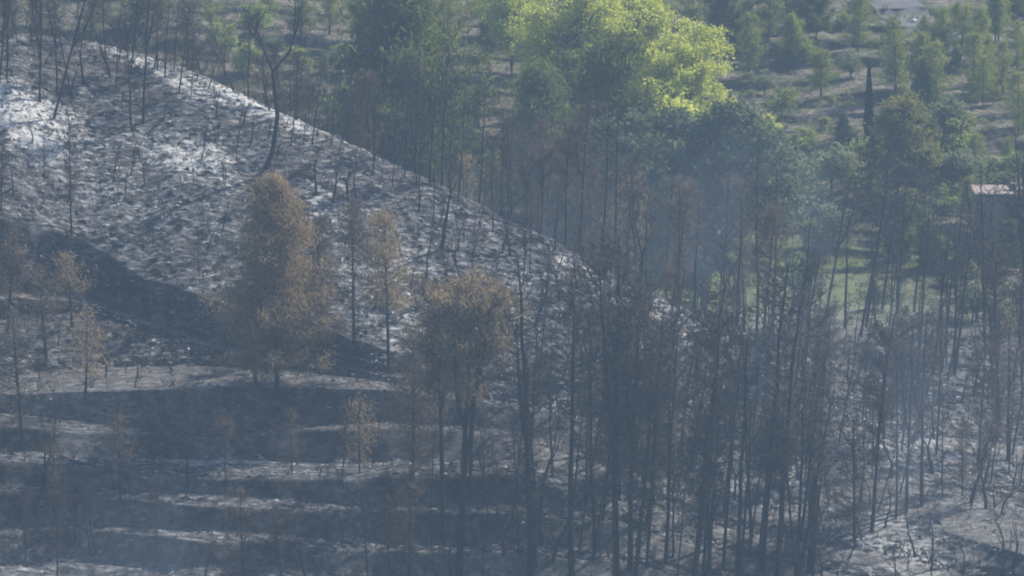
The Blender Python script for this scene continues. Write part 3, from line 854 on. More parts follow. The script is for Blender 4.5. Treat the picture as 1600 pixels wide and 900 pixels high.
# ---- hand-placed burnt trees: base x,y  tip x,y  kind  (D given where the foot is behind the crest)
hand = [
 # on and by the crest
 (124, 60, 123, -60, 'pole', None), (197, 66, 190, -40, 'pole', None), (212, 74, 205, -50, 'pole', None), (224, 80, 236, -30, 'twiggy', None), (272, 97, 282, -30, 'pole', 330),
 (308, 118, 318, 40, 'broadleaf', 329), (366, 140, 350, 30, 'broadleaf', 328), (388, 148, 392, 10, 'pole', 328), (422, 168, 405, 60, 'broadleaf', 326), (455, 180, 478, 70, 'pole', 322), (474, 190, 486, 115, 'pole', 322), (488, 195, 500, 110, 'pole', 322),
 (528, 212, 560, 125, 'pole', 321), (518, 208, 524, 120, 'pole', 322), (584, 240, 585, 110, 'twiggy', 321), (246, 92, 243, -30, 'pole', 330), (165, 75, 160, -30, 'twiggy', 331), (60, 60, 52, -60, 'sooty', 333), (22, 60, 15, -70, 'sooty', 334), (90, 62, 82, -50, 'pole', 333),
 # poles behind the crest
 (613, 290, 624, 150, 'pole', 318), (632, 300, 640, 120, 'pole', 319), (655, 330, 655, 190, 'pole', 318), (671, 340, 676, 130, 'pole', 319), (700, 360, 707, 180, 'twiggy', 320), (716, 370, 730, 140, 'pole', 318), (690, 350, 700, 240, 'pole', 319), (768, 370, 772, 210, 'sooty', 320), (795, 380, 790, 230, 'pole', 318),
 (823, 400, 818, 240, 'sooty', 320), (845, 400, 850, 220, 'browned', 322), (882, 420, 888, 200, 'browned', 322), (905, 430, 915, 160, 'browned', 320), (941, 440, 947, 170, 'pole', 318), (962, 440, 967, 165, 'pole', 319), (1003, 470, 1012, 260, 'forked', 317), (1060, 500, 1068, 270, 'pole', 318), (1085, 510, 1092, 300, 'pole', 320), (1150, 520, 1155, 310, 'pole', 322), (1182, 530, 1180, 250, 'pole', 324), (1208, 540, 1215, 240, 'pole', 326),
 # poles in the clear grassy field
 (1245, 590, 1272, 330, 'pole', None), (1276, 556, 1279, 440, 'pole', None), (1284, 556, 1306, 460, 'pole', None), (1318, 556, 1327, 455, 'pole', None), (1334, 556, 1345, 440, 'pole', None), (1352, 560, 1372, 420, 'twiggy', None), (1228, 570, 1240, 460, 'pole', None),
 (1300, 545, 1302, 470, 'pole', None), (1400, 565, 1402, 400, 'twiggy', None), (1470, 560, 1462, 340, 'twiggy', None), (1490, 580, 1495, 325, 'twiggy', None), (1478, 560, 1478, 430, 'pole', None),
 # mid stand
 (735, 745, 750, 425, 'twiggy', None), (756, 740, 758, 640, 'pole', None), (770, 740, 768, 660, 'pole', None), (863, 745, 861, 560, 'pole', None), (893, 900, 884, 430, 'pole', None), (930, 860, 924, 480, 'twiggy', None), (964, 905, 960, 360, 'sooty', None), (985, 890, 995, 440, 'sooty', None),
 (1010, 885, 1040, 470, 'pole', None), (1040, 880, 1052, 500, 'twiggy', None), (1082, 920, 1130, 430, 'sooty', None), (1098, 905, 1126, 520, 'pole', None), (1130, 890, 1145, 560, 'pole', None), (1150, 905, 1178, 520, 'pole', None), (1146, 780, 1150, 650, 'forked', None), (1190, 890, 1218, 400, 'pole', None), (1212, 910, 1238, 430, 'twiggy', None),
 (1245, 900, 1262, 560, 'pole', None), (1362, 830, 1392, 480, 'sooty', None), (1372, 800, 1412, 650, 'pole', None), (1416, 800, 1420, 500, 'twiggy', None), (1440, 790, 1440, 480, 'sooty', None), (1400, 810, 1408, 540, 'pole', None), (1348, 700, 1362, 560, 'pole', None),
 (1548, 755, 1566, 600, 'pole', None), (1508, 700, 1518, 610, 'pole', None), (1576, 740, 1583, 540, 'pole', None), (1504, 903, 1500, 750, 'broadleaf', None), (1582, 890, 1584, 800, 'broadleaf', None), (1568, 900, 1560, 770, 'broadleaf', None), (1400, 905, 1402, 800, 'broadleaf', None), (1455, 890, 1450, 740, 'broadleaf', None), (1430, 870, 1432, 730, 'broadleaf', None),
 (828, 740, 828, 570, 'broadleaf', None),
 # ash slope
 (338, 184, 340, 122, 'snag', None), (380, 196, 392, 148, 'snag', None), (118, 180, 116, 140, 'forked', None), (495, 304, 502, 226, 'snag', None), (520, 317, 538, 240, 'snag', None), (545, 312, 552, 235, 'snag', None), (556, 310, 553, 250, 'snag', None),
 (205, 274, 206, 215, 'forked', None), (228, 291, 230, 240, 'forked', None), (313, 252, 312, 190, 'forked', None), (372, 256, 362, 205, 'forked', None), (240, 392, 238, 320, 'twiggy', None), (112, 368, 110, 205, 'sooty', None), (22, 305, 20, 200, 'broadleaf', None), (175, 285, 172, 230, 'forked', None), (155, 300, 150, 262, 'forked', None),
 (325, 388, 345, 340, 'snag', None), (312, 445, 310, 375, 'browned', None), (257, 105, 258, 75, 'snag', None), (190, 175, 186, 150, 'forked', None), (432, 250, 436, 215, 'snag', None), (655, 330, 652, 280, 'snag', None), (2, 330, 5, 200, 'sooty', None), (140, 190, 142, 160, 'forked', None), (70, 280, 66, 215, 'forked', None),
 (350, 290, 352, 250, 'forked', None), (420, 215, 424, 175, 'snag', None),
 # lower terraces
 (60, 610, 66, 540, 'forked', None), (75, 565, 70, 500, 'twiggy', None), (92, 540, 90, 470, 'forked', None), (165, 590, 160, 520, 'forked', None), (210, 606, 206, 550, 'forked', None), (245, 880, 250, 760, 'sooty', None), (90, 905, 92, 750, 'sooty', None), (40, 880, 42, 760, 'sooty', None), (150, 860, 158, 760, 'forked', None),
 (500, 745, 503, 680, 'forked', None), (535, 742, 540, 690, 'forked', None), (575, 905, 567, 760, 'pole', None), (480, 905, 478, 800, 'forked', None), (320, 905, 322, 820, 'forked', None), (440, 905, 425, 790, 'twiggy', None), (610, 905, 600, 760, 'browned', None), (640, 905, 640, 720, 'browned', None), (680, 905, 668, 780, 'pole', None), (695, 880, 690, 760, 'pole', None),
]
for bx, by, tx, ty, kd, D in hand:
    small = kd in ('forked', 'snag')
    nm = {'forked': 'burnt_sapling', 'snag': 'burnt_sapling', 'broadleaf': 'bare_tree', 'browned': 'scorched_pine'}.get(kd, 'burnt_pine')
    tree_to(kd, bx, by, tx, ty, D=D, name=nm, cat={'burnt_sapling': 'sapling', 'bare_tree': 'bare tree'}.get(nm, 'burnt tree'), rng=rnd)

def scatter(n, pxr, pyf, hpx, kinds, lean=(0, .05), D=None, mind=7, seed=1):
    rg = random.Random(seed); done = []
    tries = 0
    while len(done) < n and tries < n * 30:
        tries += 1
        bx = rg.uniform(*pxr)
        if D:
            d = rg.uniform(*D); loc = at(bx, d); px, py = proj(*loc)
        else:
            lo, hi = pyf(bx)
            if hi <= lo: continue
            by = rg.uniform(lo, hi); loc = hit(bx, by)
            if loc is None: continue
            px, py = bx, by
        if any(abs(px - a) < mind and abs(py - b) < mind * 5 for a, b in done): continue
        done.append((px, py))
        kd = rg.choice(kinds)
        if D and 1010 < px < 1215 and rg.random() < .5: continue
        h = rg.uniform(*hpx) if not callable(hpx) else hpx(bx, py, rg)
        nm = {'forked': 'burnt_sapling', 'snag': 'burnt_sapling', 'broadleaf': 'bare_tree', 'browned': 'scorched_pine', 'palebrown': 'scorched_pine', 'rusty': 'scorched_pine'}.get(kd, 'burnt_pine')
        ct = {'burnt_sapling': 'sapling', 'bare_tree': 'bare tree'}.get(nm, 'burnt tree')
        place(kd, loc, h * mpp(loc.y), rg.gauss(*lean), name=nm, cat=ct, rng=rg)

ridge = lambda px: float(np.interp(px, [0, 120, 250, 430, 600, 800, 930, 1080, 1200, 1400, 1600], [50, 65, 92, 175, 255, 345, 415, 495, 540, 548, 530]))
# behind the crest, middle
scatter(28, (600, 1240), None, lambda x, py, r: r.uniform(170, 270), ['pole', 'pole', 'pole', 'browned', 'sooty', 'twiggy', 'broadleaf'], (0.02, .05), (319, 336), 10, 11)
scatter(12, (700, 1060), None, lambda x, py, r: r.uniform(150, 230), ['browned', 'palebrown', 'pole', 'rusty'], (0.02, .05), (326, 344), 10, 12)
scatter(58, (-20, 600), None, lambda x, py, r: py - ridge(x) + r.uniform(45, 130), ['pole', 'broadleaf', 'broadleaf', 'twiggy', 'twiggy', 'sooty', 'browned'], (0.02, .09), (323, 338), 7, 13)
# mid stand on the near slope
scatter(58, (790, 1290), lambda x: (max(560, ridge(x) + 60), 930), lambda x, py, r: r.uniform(190, 330) * (1 if py > 700 else .75), ['pole', 'pole', 'pole', 'twiggy', 'broadleaf'], (0.07, .075), None, 5, 14)
scatter(34, (660, 1180), lambda x: (ridge(x) + 15, ridge(x) + 190), (70, 150), ['broadleaf', 'broadleaf', 'forked', 'twiggy', 'pole'], (0.04, .07), None, 8, 15)
scatter(38, (1230, 1610), lambda x: (580, 840), lambda x, py, r: r.uniform(120, 250), ['pole', 'twiggy', 'pole', 'sooty', 'browned', 'broadleaf'], (0.09, .085), None, 8, 16)
scatter(14, (1200, 1600), lambda x: (840, 935), (60, 130), ['broadleaf', 'forked'], (0.03, .08), None, 8, 17)
scatter(10, (0, 640), lambda x: (700, 930), (80, 170), ['palebrown', 'browned', 'sooty', 'forked'], (0, .05), None, 20, 18)
scatter(48, (0, 760), lambda x: (ridge(x) + 8, ridge(x) + 260), (24, 66), ['forked', 'snag', 'forked'], (0.04, .14), None, 14, 19)
scatter(7, (900, 1250), lambda x: (880, 960), (300, 420), ['pole', 'sooty', 'twiggy'], (0.07, .04), None, 14, 20)

# ------------------------------------------------------------------ the living trees beyond
def green(kd, bx, by, tx, ty, name, label, cat, D=None, group=None, sx=1.0):
    tree_to(kd, bx, by, tx, ty, D=D, name=name, label=label, cat=cat, group=group, sx=sx, rng=rnd)
def own(tup, H, mats, bx, by, tx, ty, name, label, cat, D=None):
    key = 'own%d' % len(LIB); lib(key, tup, H, *mats)
    tree_to(key, bx, by, tx, ty, D=D, name=name, label=label, cat=cat, variant=0, rz=0, rng=rnd)
own(crown_tree(401, 13, 4.9, .12, 300, 120, .17, .75, .26, 9, .9, 4, .62), 13, ('pale_bark', 'pale_bark', 'poplar'), 905, 205, 900, -60, 'poplar_tree', "tall airy yellow green tree with pale limbs showing through", 'leafy tree', 395)
own(crown_tree(402, 11, 4.3, .06, 330, 130, .17, .75, .2, 9, .9, 3, 1.0), 11, ('pale_bark', 'pale_bark', 'poplar'), 1068, 225, 1062, 38, 'poplar_tree', "dense bright yellow green tree rising above the dark evergreen oak", 'leafy tree', 386)
own(crown_tree(403, 9, 3.6, .1, 170, 110, .17, .7, .16, 7, .9, 3, .8), 9, ('pale_bark', 'pale_bark', 'poplar'), 985, 110, 980, -50, 'poplar_tree', "yellow green tree between the airy one and the dense bright one", 'leafy tree', 410)
own(crown_tree(411, 8, 3.8, .1, 170, 110, .17, .7, .14, 6, .9, 3, .8), 8, ('pale_bark', 'pale_bark', 'poplar'), 800, 150, 790, -40, 'poplar_tree', "yellow green tree top reaching over the two dark pines", 'leafy tree', 412)
own(crown_tree(412, 5, 2.4, .05, 90, 90, .16, .6, .1, 6, .8, 3, .9), 5, ('pale_bark', 'pale_bark', 'poplar'), 1018, 250, 1020, 120, 'poplar_tree', "low yellow green tree against the evergreen oak", 'leafy tree', 376)
own(crown_tree(404, 9.5, 4.7, .1, 170, 120, .22, .75, .26, 9, .8, 2, 1.2), 9.5, ('bark', 'bark', 'oak'), 1100, 370, 1105, 158, 'evergreen_oak', "broad dark evergreen oak with rounded lobes before the yellow green tree", 'oak tree', 352)
own(conifer(405, 10, .1, .36, 1.3, 120, 9, 40, .28, .065, .2, .3, .34), 10, ('bark', 'bark', 'darkpine'), 628, 175, 628, -40, 'green_pine', "broad shadowy dark green pine standing high behind the ridge", 'pine tree', 365)
own(conifer(406, 9, .1, .33, 1.3, 110, 9, 38, .28, .065, .18, .3, .34), 9, ('bark', 'bark', 'darkpine'), 765, 205, 760, 20, 'green_pine', "dark green pine touching the airy yellow green tree", 'pine tree', 418)
own(conifer(407, 8, .12, .3, 1.4, 100, 9, 36, .27, .06, .16, .3, .32), 8, ('bark', 'bark', 'darkpine'), 850, 225, 842, 100, 'green_pine', "short dark green pine under the airy yellow green tree", 'pine tree', 376)
own(conifer(408, 9, .1, .3, 1.3, 110, 9, 36, .27, .06, .18, .3, .32), 9, ('bark', 'bark', 'darkpine'), 960, 260, 968, 55, 'green_pine', "dark green pine between the airy and the dense yellow green trees", 'pine tree', 362)
own(crown_tree(409, 8, 2.6, .05, 210, 110, .16, .6, .16, 7, .8, 2, 1.0), 8, ('bark', 'bark', 'drygreen'), 1420, 312, 1418, 138, 'leafy_tree', "big olive green tree with browned lower crown in front of the tall cypress", 'leafy tree')
own(crown_tree(410, 4.6, 2.7, .03, 120, 60, .18, .6, .1, 6, .6, 3, 1.0), 4.6, ('pale_bark', 'pale_bark', 'olive'), 1493, 320, 1500, 235, 'olive_tree', "round grey green olive like tree beside the pink roofed house", 'leafy tree')
def cypress(H, W, seed):
    rng = np.random.RandomState(seed); T, B, F = MB(), MB(), MB()
    T.tube(np.array([(0, 0, -.3), (0, 0, H * .5), (0, 0, H * .9)]), [.09, .06, .02], 6)
    n = 3800
    u = rng.uniform(0, 1, n) ** 1.2
    R = W * np.minimum(1, (1 - u) ** .8 * 1.1) * (.65 + .35 * np.minimum(1, u * 8)) * rng.uniform(.75, 1.05, n)
    a = rng.uniform(0, 6.28, n)
    F.leaves(np.column_stack([R * np.cos(a), R * np.sin(a), .15 + u * (H - .2)]), .10, .30, rng, np.array([0, 0, 1.6]))
    return T, B, F
own(cypress(6.2, .42, 1), 6.2, ('bark', 'bark', 'cypress'), 1357, 212, 1357, 98, 'cypress_tree', "tall narrow dark cypress on the terraced hill", 'cypress')
own(cypress(2.2, .24, 2), 2.2, ('bark', 'bark', 'cypress'), 1323, 224, 1323, 188, 'cypress_tree', "tiny narrow cypress next to the tall dark one", 'cypress')
greens = [
 ('greenpine', 1400, 150, 1395, 38), ('greenpine', 1462, 165, 1460, 75), ('greenpine', 1170, 118, 1168, 30), ('greenpine', 1237, 100, 1238, 40), ('roundpine', 1283, 150, 1282, 84), ('greenpine', 1500, 90, 1508, 15), ('greenpine', 1530, 95, 1532, 20), ('greenpine', 1520, 150, 1522, 60), ('greenpine', 1590, 110, 1588, 40), ('greenpine', 1592, 200, 1590, 120),
 ('greenpine', 1560, 60, 1560, -10), ('darkpine', 1275, 60, 1278, -30), ('darkpine', 1130, 70, 1132, -40), ('greenpine', 1085, 40, 1082, -40), ('greenpine', 1200, 60, 1204, -20), ('greenpine', 1440, 90, 1445, 30), ('greenpine', 1340, 75, 1345, 0), ('olive', 1195, 145, 1193, 110), ('olive', 1330, 118, 1328, 80), ('bush', 1222, 178, 1220, 138),
 ('brightbush', 1190, 228, 1190, 182), ('bush', 1255, 92, 1256, 60), ('bush', 1500, 235, 1502, 180), ('olive', 1475, 215, 1476, 150), ('greenpine', 1535, 165, 1536, 95), ('bush', 1270, 290, 1268, 250), ('olive', 1300, 300, 1300, 225), ('bush', 1350, 262, 1352, 215), ('bush', 1255, 235, 1257, 200), ('olive', 1230, 340, 1232, 230),
 ('bush', 1590, 285, 1592, 240), ('bush', 1545, 290, 1547, 250), ('bush', 1340, 330, 1338, 280), ('dryish', 1365, 330, 1362, 270), ('bush', 1480, 330, 1478, 290), ('brightbush', 1546, 428, 1545, 402), ('olive', 1560, 425, 1562, 380), ('darkpine', 1575, 424, 1577, 352), ('olive', 1300, 380, 1302, 320), ('bush', 1420, 360, 1424, 300), ('darkpine', 1400, 400, 1402, 310),
 ('olive', 1525, 500, 1524, 430), ('bush', 1040, 440, 1042, 380), ('bush', 1090, 470, 1088, 420), ('darkpine', 1450, 420, 1448, 350), ('bush', 1500, 440, 1502, 400), ('olive', 1590, 470, 1590, 440), ('bush', 1150, 470, 1152, 430), ('bush', 1250, 440, 1248, 400), ('olive', 1370, 480, 1372, 440),
 ('greenpine', 560, 60, 560, -30), ('greenpine', 515, 50, 518, -30), ('greenpine', 470, 60, 472, -20), ('bush', 400, 50, 402, 10), ('bush', 345, 80, 347, 40), ('greenpine', 330, 40, 330, -30), ('olive', 590, 130, 590, 70), ('bush', 540, 110, 538, 70), ('bush', 470, 110, 466, 75), ('greenpine', 700, 90, 702, -10), ('greenpine', 820, 60, 818, -40),
 ('olive', 430, 90, 428, 55), ('dryish', 145, 60, 145, 5), ('bush', 610, 200, 612, 150), ('olive', 560, 190, 563, 140), ('bush', 680, 230, 682, 180), ('olive', 740, 260, 738, 200), ('bush', 790, 300, 792, 240), ('dryish', 640, 260, 642, 200), ('greenpine', 1025, 60, 1020, -40),
 ('bush', 520, 190, 522, 150), ('olive', 480, 160, 484, 120), ('bush', 380, 110, 382, 70), ('olive', 300, 60, 302, 20), ('greenpine', 250, 40, 252, -30), ('bush', 210, 40, 213, 0), ('greenpine', 420, 30, 418, -30), ('greenpine', 660, 50, 662, -30), ('darkpine', 880, 330, 882, 240), ('bush', 930, 380, 932, 330), ('olive', 1180, 420, 1182, 380),
]
for kd, bx, by, tx, ty in greens:
    loc = hit(bx, by)
    D = None
    if loc is None or loc.y < 345:      # foot hidden by the crest: stand it on the far side
        D = 352 + (by % 7) + max(0, (160 - by)) * .45
    nm, ct = {'greenpine': ('green_pine', 'pine tree'), 'roundpine': ('green_pine', 'pine tree'), 'darkpine': ('green_pine', 'pine tree'), 'olive': ('olive_tree', 'olive tree'), 'dryish': ('singed_pine', 'pine tree')}.get(kd, ('green_bush', 'bush'))
    tree_to(kd, bx, by + 4, tx, ty - (by - ty) * .12, D=D, name=nm, cat=ct, rng=rnd, sx=1.2)
rg = random.Random(77)
for i in range(185):
    bx = rg.uniform(1100, 1610) if i % 3 else rg.uniform(500, 1100); by = rg.uniform(15, 330)
    loc = hit(bx, by)
    if loc is None or loc.y < 350: continue
    if 1200 < bx < 1400 and 60 < by < 260 and rg.random() < .75: continue
    if vnoise(np.array([bx / 70.0]), np.array([by / 45.0]))[0] < -.12: continue
    kd = rg.choice(['bush', 'olive', 'bush', 'olive', 'greenpine', 'roundpine', 'darkpine', 'dryish'])
    h = rg.uniform(10, 42) if kd in ('bush', 'olive') else rg.uniform(28, 88)
    nm, ct = {'greenpine': ('green_pine', 'pine tree'), 'roundpine': ('green_pine', 'pine tree'), 'darkpine': ('green_pine', 'pine tree'), 'dryish': ('singed_pine', 'pine tree'), 'olive': ('olive_tree', 'olive tree')}.get(kd, ('green_bush', 'bush'))
    place(kd, loc, h * mpp(loc.y), rg.gauss(0, .03), name=nm, cat=ct, rng=rg)
scatter(34, (1090, 1620), None, lambda x, py, r: r.uniform(150, 300), ['pole', 'pole', 'twiggy', 'pole', 'broadleaf'], (0.06, .07), (322, 352), 8, 31)
scatter(26, (650, 1000), lambda x: (ridge(x) + 10, ridge(x) + 260), lambda x, py, r: r.uniform(70, 170), ['broadleaf', 'pole', 'forked'], (0.03, .08), None, 8, 32)
scatter(12, (640, 900), lambda x: (760, 930), lambda x, py, r: r.uniform(110, 220), ['pole', 'broadleaf', 'twiggy'], (0.02, .06), None, 8, 33)
for i in range(46):
    bx = rg.uniform(1100, 1610); by = rg.uniform(30, 420)
    loc = hit(bx, by)
    if loc is None or loc.y < 350 or (1180 < bx < 1390 and 60 < by < 250): continue
    kd = rg.choice(['roundpine', 'olive', 'bush', 'greenpine'])
    nm, ct = {'greenpine': ('green_pine', 'pine tree'), 'roundpine': ('green_pine', 'pine tree'), 'olive': ('olive_tree', 'olive tree')}.get(kd, ('green_bush', 'bush'))
    place(kd, loc, (rg.uniform(55, 105) if 'pine' in kd else rg.uniform(35, 60)) * mpp(loc.y), rg.gauss(0, .03), name=nm, cat=ct, rng=rg)
scatter(24, (1240, 1610), lambda x: (620, 900), lambda x, py, r: r.uniform(80, 190), ['broadleaf', 'broadleaf', 'forked', 'browned'], (0.04, .09), None, 8, 41)
scatter(14, (900, 1240), lambda x: (max(ridge(x) + 40, 560), 900), lambda x, py, r: r.uniform(120, 240), ['browned', 'broadleaf', 'palebrown'], (0.05, .07), None, 8, 42)
#PART3
# ------------------------------------------------------------------ stones and litter lying on the slope
def rubble(name, n, mat, size, seed, pxr=(-60, 1660), dens=None, flat=.45, farther=False):
    rng = np.random.RandomState(seed)
    mb = MB()
    base = np.array([(1, 0, 0), (-.5, .87, 0), (-.5, -.87, 0), (0, 0, 1)], float)
    C = []; 
    rows_ok = np.where((RB[:, 0] > .95) & (RD[:, 300] > 262))[0]
    while len(C) < n:
        r = rows_ok[rng.randint(len(rows_ok))]; c = rng.randint(60, nc - 60)
        if not (pxr[0] < pxs[c] < pxr[1]): continue
        if dens is not None and rng.uniform() > dens(pxs[c], PYc[r, c], r, c): continue
        fx, fy = rng.uniform(0, 1, 2)
        p = V[r * nc + c] * (1 - fx) + V[r * nc + c + 1] * fx
        C.append(p)
    C = np.array(C)
    el = rng.uniform(1.0, 2.4, n)
    s = size * rng.uniform(.4, 1.0, (n, 1)) ** 1.6 * 1.6
    th = rng.uniform(0, 6.28, n)
    vs = np.empty((n, 4, 3))
    for k in range(4):
        b = base[k] * (1 + rng.normal(0, .3, (n, 3)))
        x = b[:, 0] * np.cos(th) - b[:, 1] * np.sin(th); y = b[:, 0] * np.sin(th) + b[:, 1] * np.cos(th)
        vs[:, k] = C + np.column_stack([x * el, y, b[:, 2] * flat * 1.6 - .12 - .3 * x * el * .4]) * s
    f = np.array([(0, 1, 3), (1, 2, 3), (2, 0, 3)])
    mb.add(vs.reshape(-1, 3), f3=(np.arange(n)[:, None, None] * 4 + f[None]).reshape(-1, 3))
    o = obj(name, mb.mesh(name, M[mat]), kind='stuff')
    return o
gd = lambda px, py, r, c: (.12 + .88 * max(0, min(1, float(G[r, c]) * 1.4))) * (1 if RR[r, 0] > .4 else .06)
rubble("loose_stones", 12000, 'stone', .10, 3, dens=gd)
rubble("charred_litter", 12000, 'litter', .16, 4, dens=lambda px, py, r, c: (1 - .8 * float(np.clip(G[r, c], 0, 1))) * (1 if RR[r, 0] > .4 else .03) * (.35 if px < 650 and py > 615 else 1), flat=.35)

def twig_litter(n, seed):
    rng = np.random.RandomState(seed)
    mb = MB()
    rows_ok = np.where((RB[:, 0] > .9) & (RD[:, 300] > 262))[0]
    for i in range(n):
        r = rows_ok[rng.randint(len(rows_ok))]; c = rng.randint(60, nc - 60)
        p = V[r * nc + c].astype(float)
        for k in range(rng.randint(3, 7)):
            d = rng.normal(0, .35, 3); d[2] = abs(d[2]) + .25; d *= rng.uniform(.5, 1.3)
            t = np.linspace(0, 1, 3)[:, None]
            mb.tube(p + d * t + rng.normal(0, .05, (3, 3)) * t, [.016, .011, .006], 3)
    obj("charred_scrub", mb.mesh("charred_scrub", M['twig']), kind='stuff')
twig_litter(4200, 9)

def tussocks(n, seed):
    """dry grass and low herbs of the unburnt ground beyond"""
    rng = np.random.RandomState(seed)
    rows_ok = np.where((RB[:, 0] < .5) & (RD[:, 300] < 460) & (RD[:, 300] > 345))[0]
    mb = MB()
    r = rows_ok[rng.randint(0, len(rows_ok), n)]; c = rng.randint(60, nc - 60, n)
    keep = vnoise(X[r, c] / 4.0, RD[r, c] / 3.0) > -.08
    P = V[r * nc + c][keep].astype(float)
    for k in range(7):
        q = P + rng.normal(0, .22, P.shape) * [1, 1, 0] + [0, 0, .12]
        mb.leaves(q, .09, .34, rng, np.array([0, 0, 1.3]))
    obj("dry_grass", mb.mesh("dry_grass", M['bush2']), kind='stuff')
M['bush2'] = mat_leaf("dry_grass_blades", ((0.07, 0.08, 0.03), (0.16, 0.155, 0.07), (0.30, 0.26, 0.14)), 0.4)
tussocks(9000, 5)

# ------------------------------------------------------------------ the house beyond
def build_house():
    D = 371.0
    m = mpp(D)
    x0 = xof(1531, 300, D); x1 = x0 + 9.5
    zt = -float(tana(303)) * D; zb = ground(x0 + 2, D) - .6
    zb = min(zb, zt - 4.6)
    root = bpy.data.objects.new("house", None); COL.objects.link(root)
    root.location = (x0, D, zb)
    root['label'] = "plain pinkish rendered house with a pale pink tiled roof"
    root['category'] = "house"
    H = zt - zb
    w = x1 - x0
    mb = MB()
    # walls with real openings: front wall in pieces round a door and a window
    dx0, dx1, dh = 1.9, 2.9, 2.2 + .6
    wx0, wx1, wz0, wz1 = 2.0, 2.9, H - 2.2, H - 1.1
    th = .35
    def slab(a, b, z0, z1): mb.box(a, b, 0, th, z0, z1)
    slab(0, dx0, 0, H); slab(dx0, dx1, dh, H); slab(dx1, w, 0, H)
    mb.box(0, th, th, 3.6, 0, H); mb.box(w - th, w, th, 3.6, 0, H); mb.box(th, w - th, 3.6 - th, 3.6, 0, H)
    obj("wall", mb.mesh("wall", M['wall']), root)
    # low tiled roof rising away from the eaves
    rb = MB()
    n = 44
    for i in range(n):
        a = -.35 + (w + .7) * i / n; b = -.35 + (w + .7) * (i + 1) / n
        c = (a + b) / 2
        rb.add([(a, -.4, H + .02), (c, -.4, H + .05), (b, -.4, H + .02), (a, 3.9, H + .1), (c, 3.9, H + .13), (b, 3.9, H + .1)], f4=[(0, 1, 4, 3), (1, 2, 5, 4)])
    rb.box(-.35, w + .35, -.4, 3.9, H + .0, H + .015)
    rb.add([(-.35, -.4, H), (w + .35, -.4, H), (w + .35, -.4, H + .05), (-.35, -.4, H + .05), (-.35, 3.9, H + .1), (-.35, 3.9, H), (w + .35, 3.9, H + .1), (w + .35, 3.9, H)], f4=[(0, 1, 2, 3)], f3=[(0, 4, 5), (1, 7, 6)])
    roof = obj("roof", rb.mesh("roof", M['rooft']), root)
    cb = MB(); cx = 2.45
    cb.box(cx - .25, cx + .25, 1.2, 1.7, H, H + .5); cb.box(cx - .32, cx + .32, 1.13, 1.77, H + .5, H + .56)
    obj("chimney", cb.mesh("chimney", M['wall']), roof)
    pb = MB(); pb.tube(np.array([(cx + .5, 1.5, H + .1), (cx + .5, 1.5, H + 1.0)]), [.07, .07], 8)
    obj("flue_pipe", pb.mesh("flue_pipe", M['white'], True), roof)
    db = MB(); db.box(dx0, dx1, .12, .18, .3, dh)
    for k in range(4): db.box(dx0 + .06 + k * .26, dx0 + .26 + k * .26, .10, .118, .4, dh - .1)
    obj("door", db.mesh("door", M['dark']), root)
build_house()

# ------------------------------------------------------------------ dirt track on the far hill, pale field edge below
def strip_on_ground(name, pts, width, mat, lift=.05):
    """a track laid on the ground through sight points"""
    P = []
    for px, py in pts:
        h = hit(px, py)
        if h: P.append((h.x, h.y))
    P = np.array(P); t = np.linspace(0, 1, len(P)); tt = np.linspace(0, 1, 60)
    C = np.column_stack([np.interp(tt, t, P[:, 0]), np.interp(tt, t, P[:, 1])])
    d = np.gradient(C, axis=0); d /= np.linalg.norm(d, axis=1)[:, None]
    nrm_ = np.column_stack([-d[:, 1], d[:, 0]])
    k = 9; vs = []
    for i in range(60):
        for j in range(k):
            q = C[i] + nrm_[i] * width * (j / (k - 1) - .5)
            vs.append((q[0], q[1], ground(*q) + lift))
    i = np.arange(59)[:, None] * k; j = np.arange(k - 1)[None, :]
    mb = MB(); mb.add(vs, f4=np.stack([i + j, i + j + 1, i + k + j + 1, i + k + j], -1).reshape(-1, 4))
    obj(name, mb.mesh(name, M[mat], True), kind='structure')
strip_on_ground("dirt_track", [(1375, -8), (1400, 8), (1425, 30), (1450, 52), (1500, 60), (1560, 72), (1640, 84)], 4.0, 'road')

def boulder(bx, by, w, label):
    loc = hit(bx, by); m = mpp(loc.y); r = w * m / 2
    rng = np.random.RandomState(int(bx))
    mb = MB(); nu, nv = 12, 7; vs = []
    for j in range(nv):
        ph = math.pi * j / (nv - 1)
        for i in range(nu):
            th = 6.283 * i / nu
            k = r * (1 + .18 * math.sin(3 * th + j) + rng.uniform(-.1, .1))
            vs.append((k * math.sin(ph) * math.cos(th), k * math.sin(ph) * math.sin(th), k * .75 * math.cos(ph)))
    q = [(j * nu + i, j * nu + (i + 1) % nu, (j + 1) * nu + (i + 1) % nu, (j + 1) * nu + i) for j in range(nv - 1) for i in range(nu)]
    mb.add(vs, f4=q)
    o = obj("boulder", mb.mesh("boulder", M['white2']))
    o.location = (loc.x, loc.y, loc.z + r * .35); o['label'] = label; o['category'] = 'rock'
M['white2'] = mat_plain("bleached_rock", (0.45, 0.44, 0.42), (0.75, 0.74, 0.70), 3)
boulder(1462, 47, 14, "bleached white rock among the pines under the bend of the dirt track")
boulder(1539, 76, 8, "small pale rock on the bank edge beneath the dirt track")
boulder(1428, 34, 9, "pale rock lying beside the dirt track at its bend")

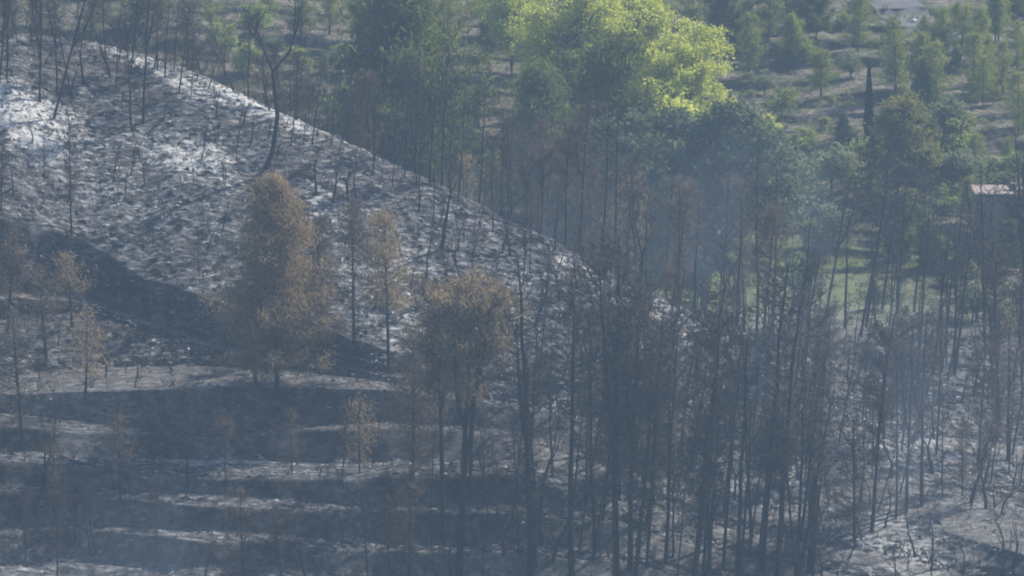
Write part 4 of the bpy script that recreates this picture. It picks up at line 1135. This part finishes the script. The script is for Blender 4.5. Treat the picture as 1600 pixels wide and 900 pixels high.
# ------------------------------------------------------------------ labels
MARKS = [(-60, "frame edge"), (113, "pale topped pine"), (433, "big rust pine"), (607, "slim orange pine"), (735, "round crowned pine"), (905, "airy yellow tree"),
         (1100, "evergreen oak"), (1357, "tall cypress"), (1493, "big olive"), (1700, "house")]
LOOK = {'pole': "thin black sparse trunk", 'twiggy': "charred pine bristling with twigs", 'sooty': "charred pine with sooty crown", 'browned': "sparse brown crowned pine",
        'forked': "bare forked sapling", 'snag': "crooked black sapling", 'broadleaf': "bare finely branched tree", 'palebrown': "dull brown pine", 'rusty': "rusty orange pine",
        'greenpine': "pointed green pine", 'roundpine': "round headed green pine", 'darkpine': "dark green pine", 'bush': "leafy green bush", 'olive': "grey green olive", 'brightbush': "bright yellow green bush", 'dryish': "singed olive brown pine"}
ORD = ["first", "second", "third", "fourth", "fifth", "sixth", "seventh", "eighth", "ninth", "tenth", "eleventh", "twelfth", "thirteenth", "fourteenth", "fifteenth"]
GRP = {'burnt_pine': "charred pines left standing after the fire", 'burnt_sapling': "charred saplings on the burnt ground", 'bare_tree': "bare broadleaf trees in the burnt stand", 'scorched_pine': "pines with scorched brown needles",
       'green_pine': "green pines beyond the burnt hill", 'green_bush': "green bushes beyond the burnt hill", 'olive_tree': "olive trees on the terraces beyond", 'singed_pine': "half singed pines at the fire's edge"}
def zone(r, px, py):
    y = r.location.y
    if y > 346:
        if py > 400: return "in the flat field"
        if py > 250: return "below the far hill"
        if py > 120: return "up the far hill"
        return "high on the far hill"
    c = ridge(px)
    if py < c - 2 or y > 317 + max(0, (1100 - px) * .008): return "behind the ridge"
    if py < c + 30: return "along the ridge crest"
    if px < 640:
        if py < 470: return "on the ash slope"
        if py < 640: return "on the top terrace"
        if py < 760: return "on the middle terraces"
        return "on the lowest terraces"
    if py < c + 180: return "just under the crest"
    if py < 800: return "midslope"
    return "at the slope foot"
buckets = {}
for T in THINGS:
    r, kind, px, py, H, lean, look, grp = T
    nm = r.name.split('.')[0]
    if nm in GRP and not grp: r['group'] = GRP[nm]
    if r.get('label'): continue
    mi = max(i for i in range(len(MARKS) - 1) if i == 0 or MARKS[i][0] <= px)
    hgt = "tall" if H > 9 else ("short" if H < 4.5 and kind in ('pole', 'twiggy', 'sooty', 'browned') else "")
    ln = "leaning" if abs(lean) > .11 and kind not in ('bush', 'olive', 'greenpine') else ""
    desc = " ".join(x for x in (hgt or ln, LOOK[kind]) if x)
    buckets.setdefault((desc, zone(r, px, py), mi), []).append((px, r))
short = {"pale topped thick stemmed pine": "pale topped pine"}
for (desc, zn, mi), L in buckets.items():
    L.sort(key=lambda t: t[0])
    a, b = MARKS[mi][1], MARKS[mi + 1][1]
    for k, (px, r) in enumerate(L):
        if mi == 0:
            where = "toward the shaded bank end" if 0 else "outside the pale topped pine"
            kk = len(L) - 1 - k
        elif mi == len(MARKS) - 2:
            where = "by the house"; kk = k
        else:
            where = "past the " + a; kk = k
        o = (ORD[kk] + " " if len(L) > 1 and kk < len(ORD) else "")
        r['label'] = f"{o}{desc} {zn}, {where}"
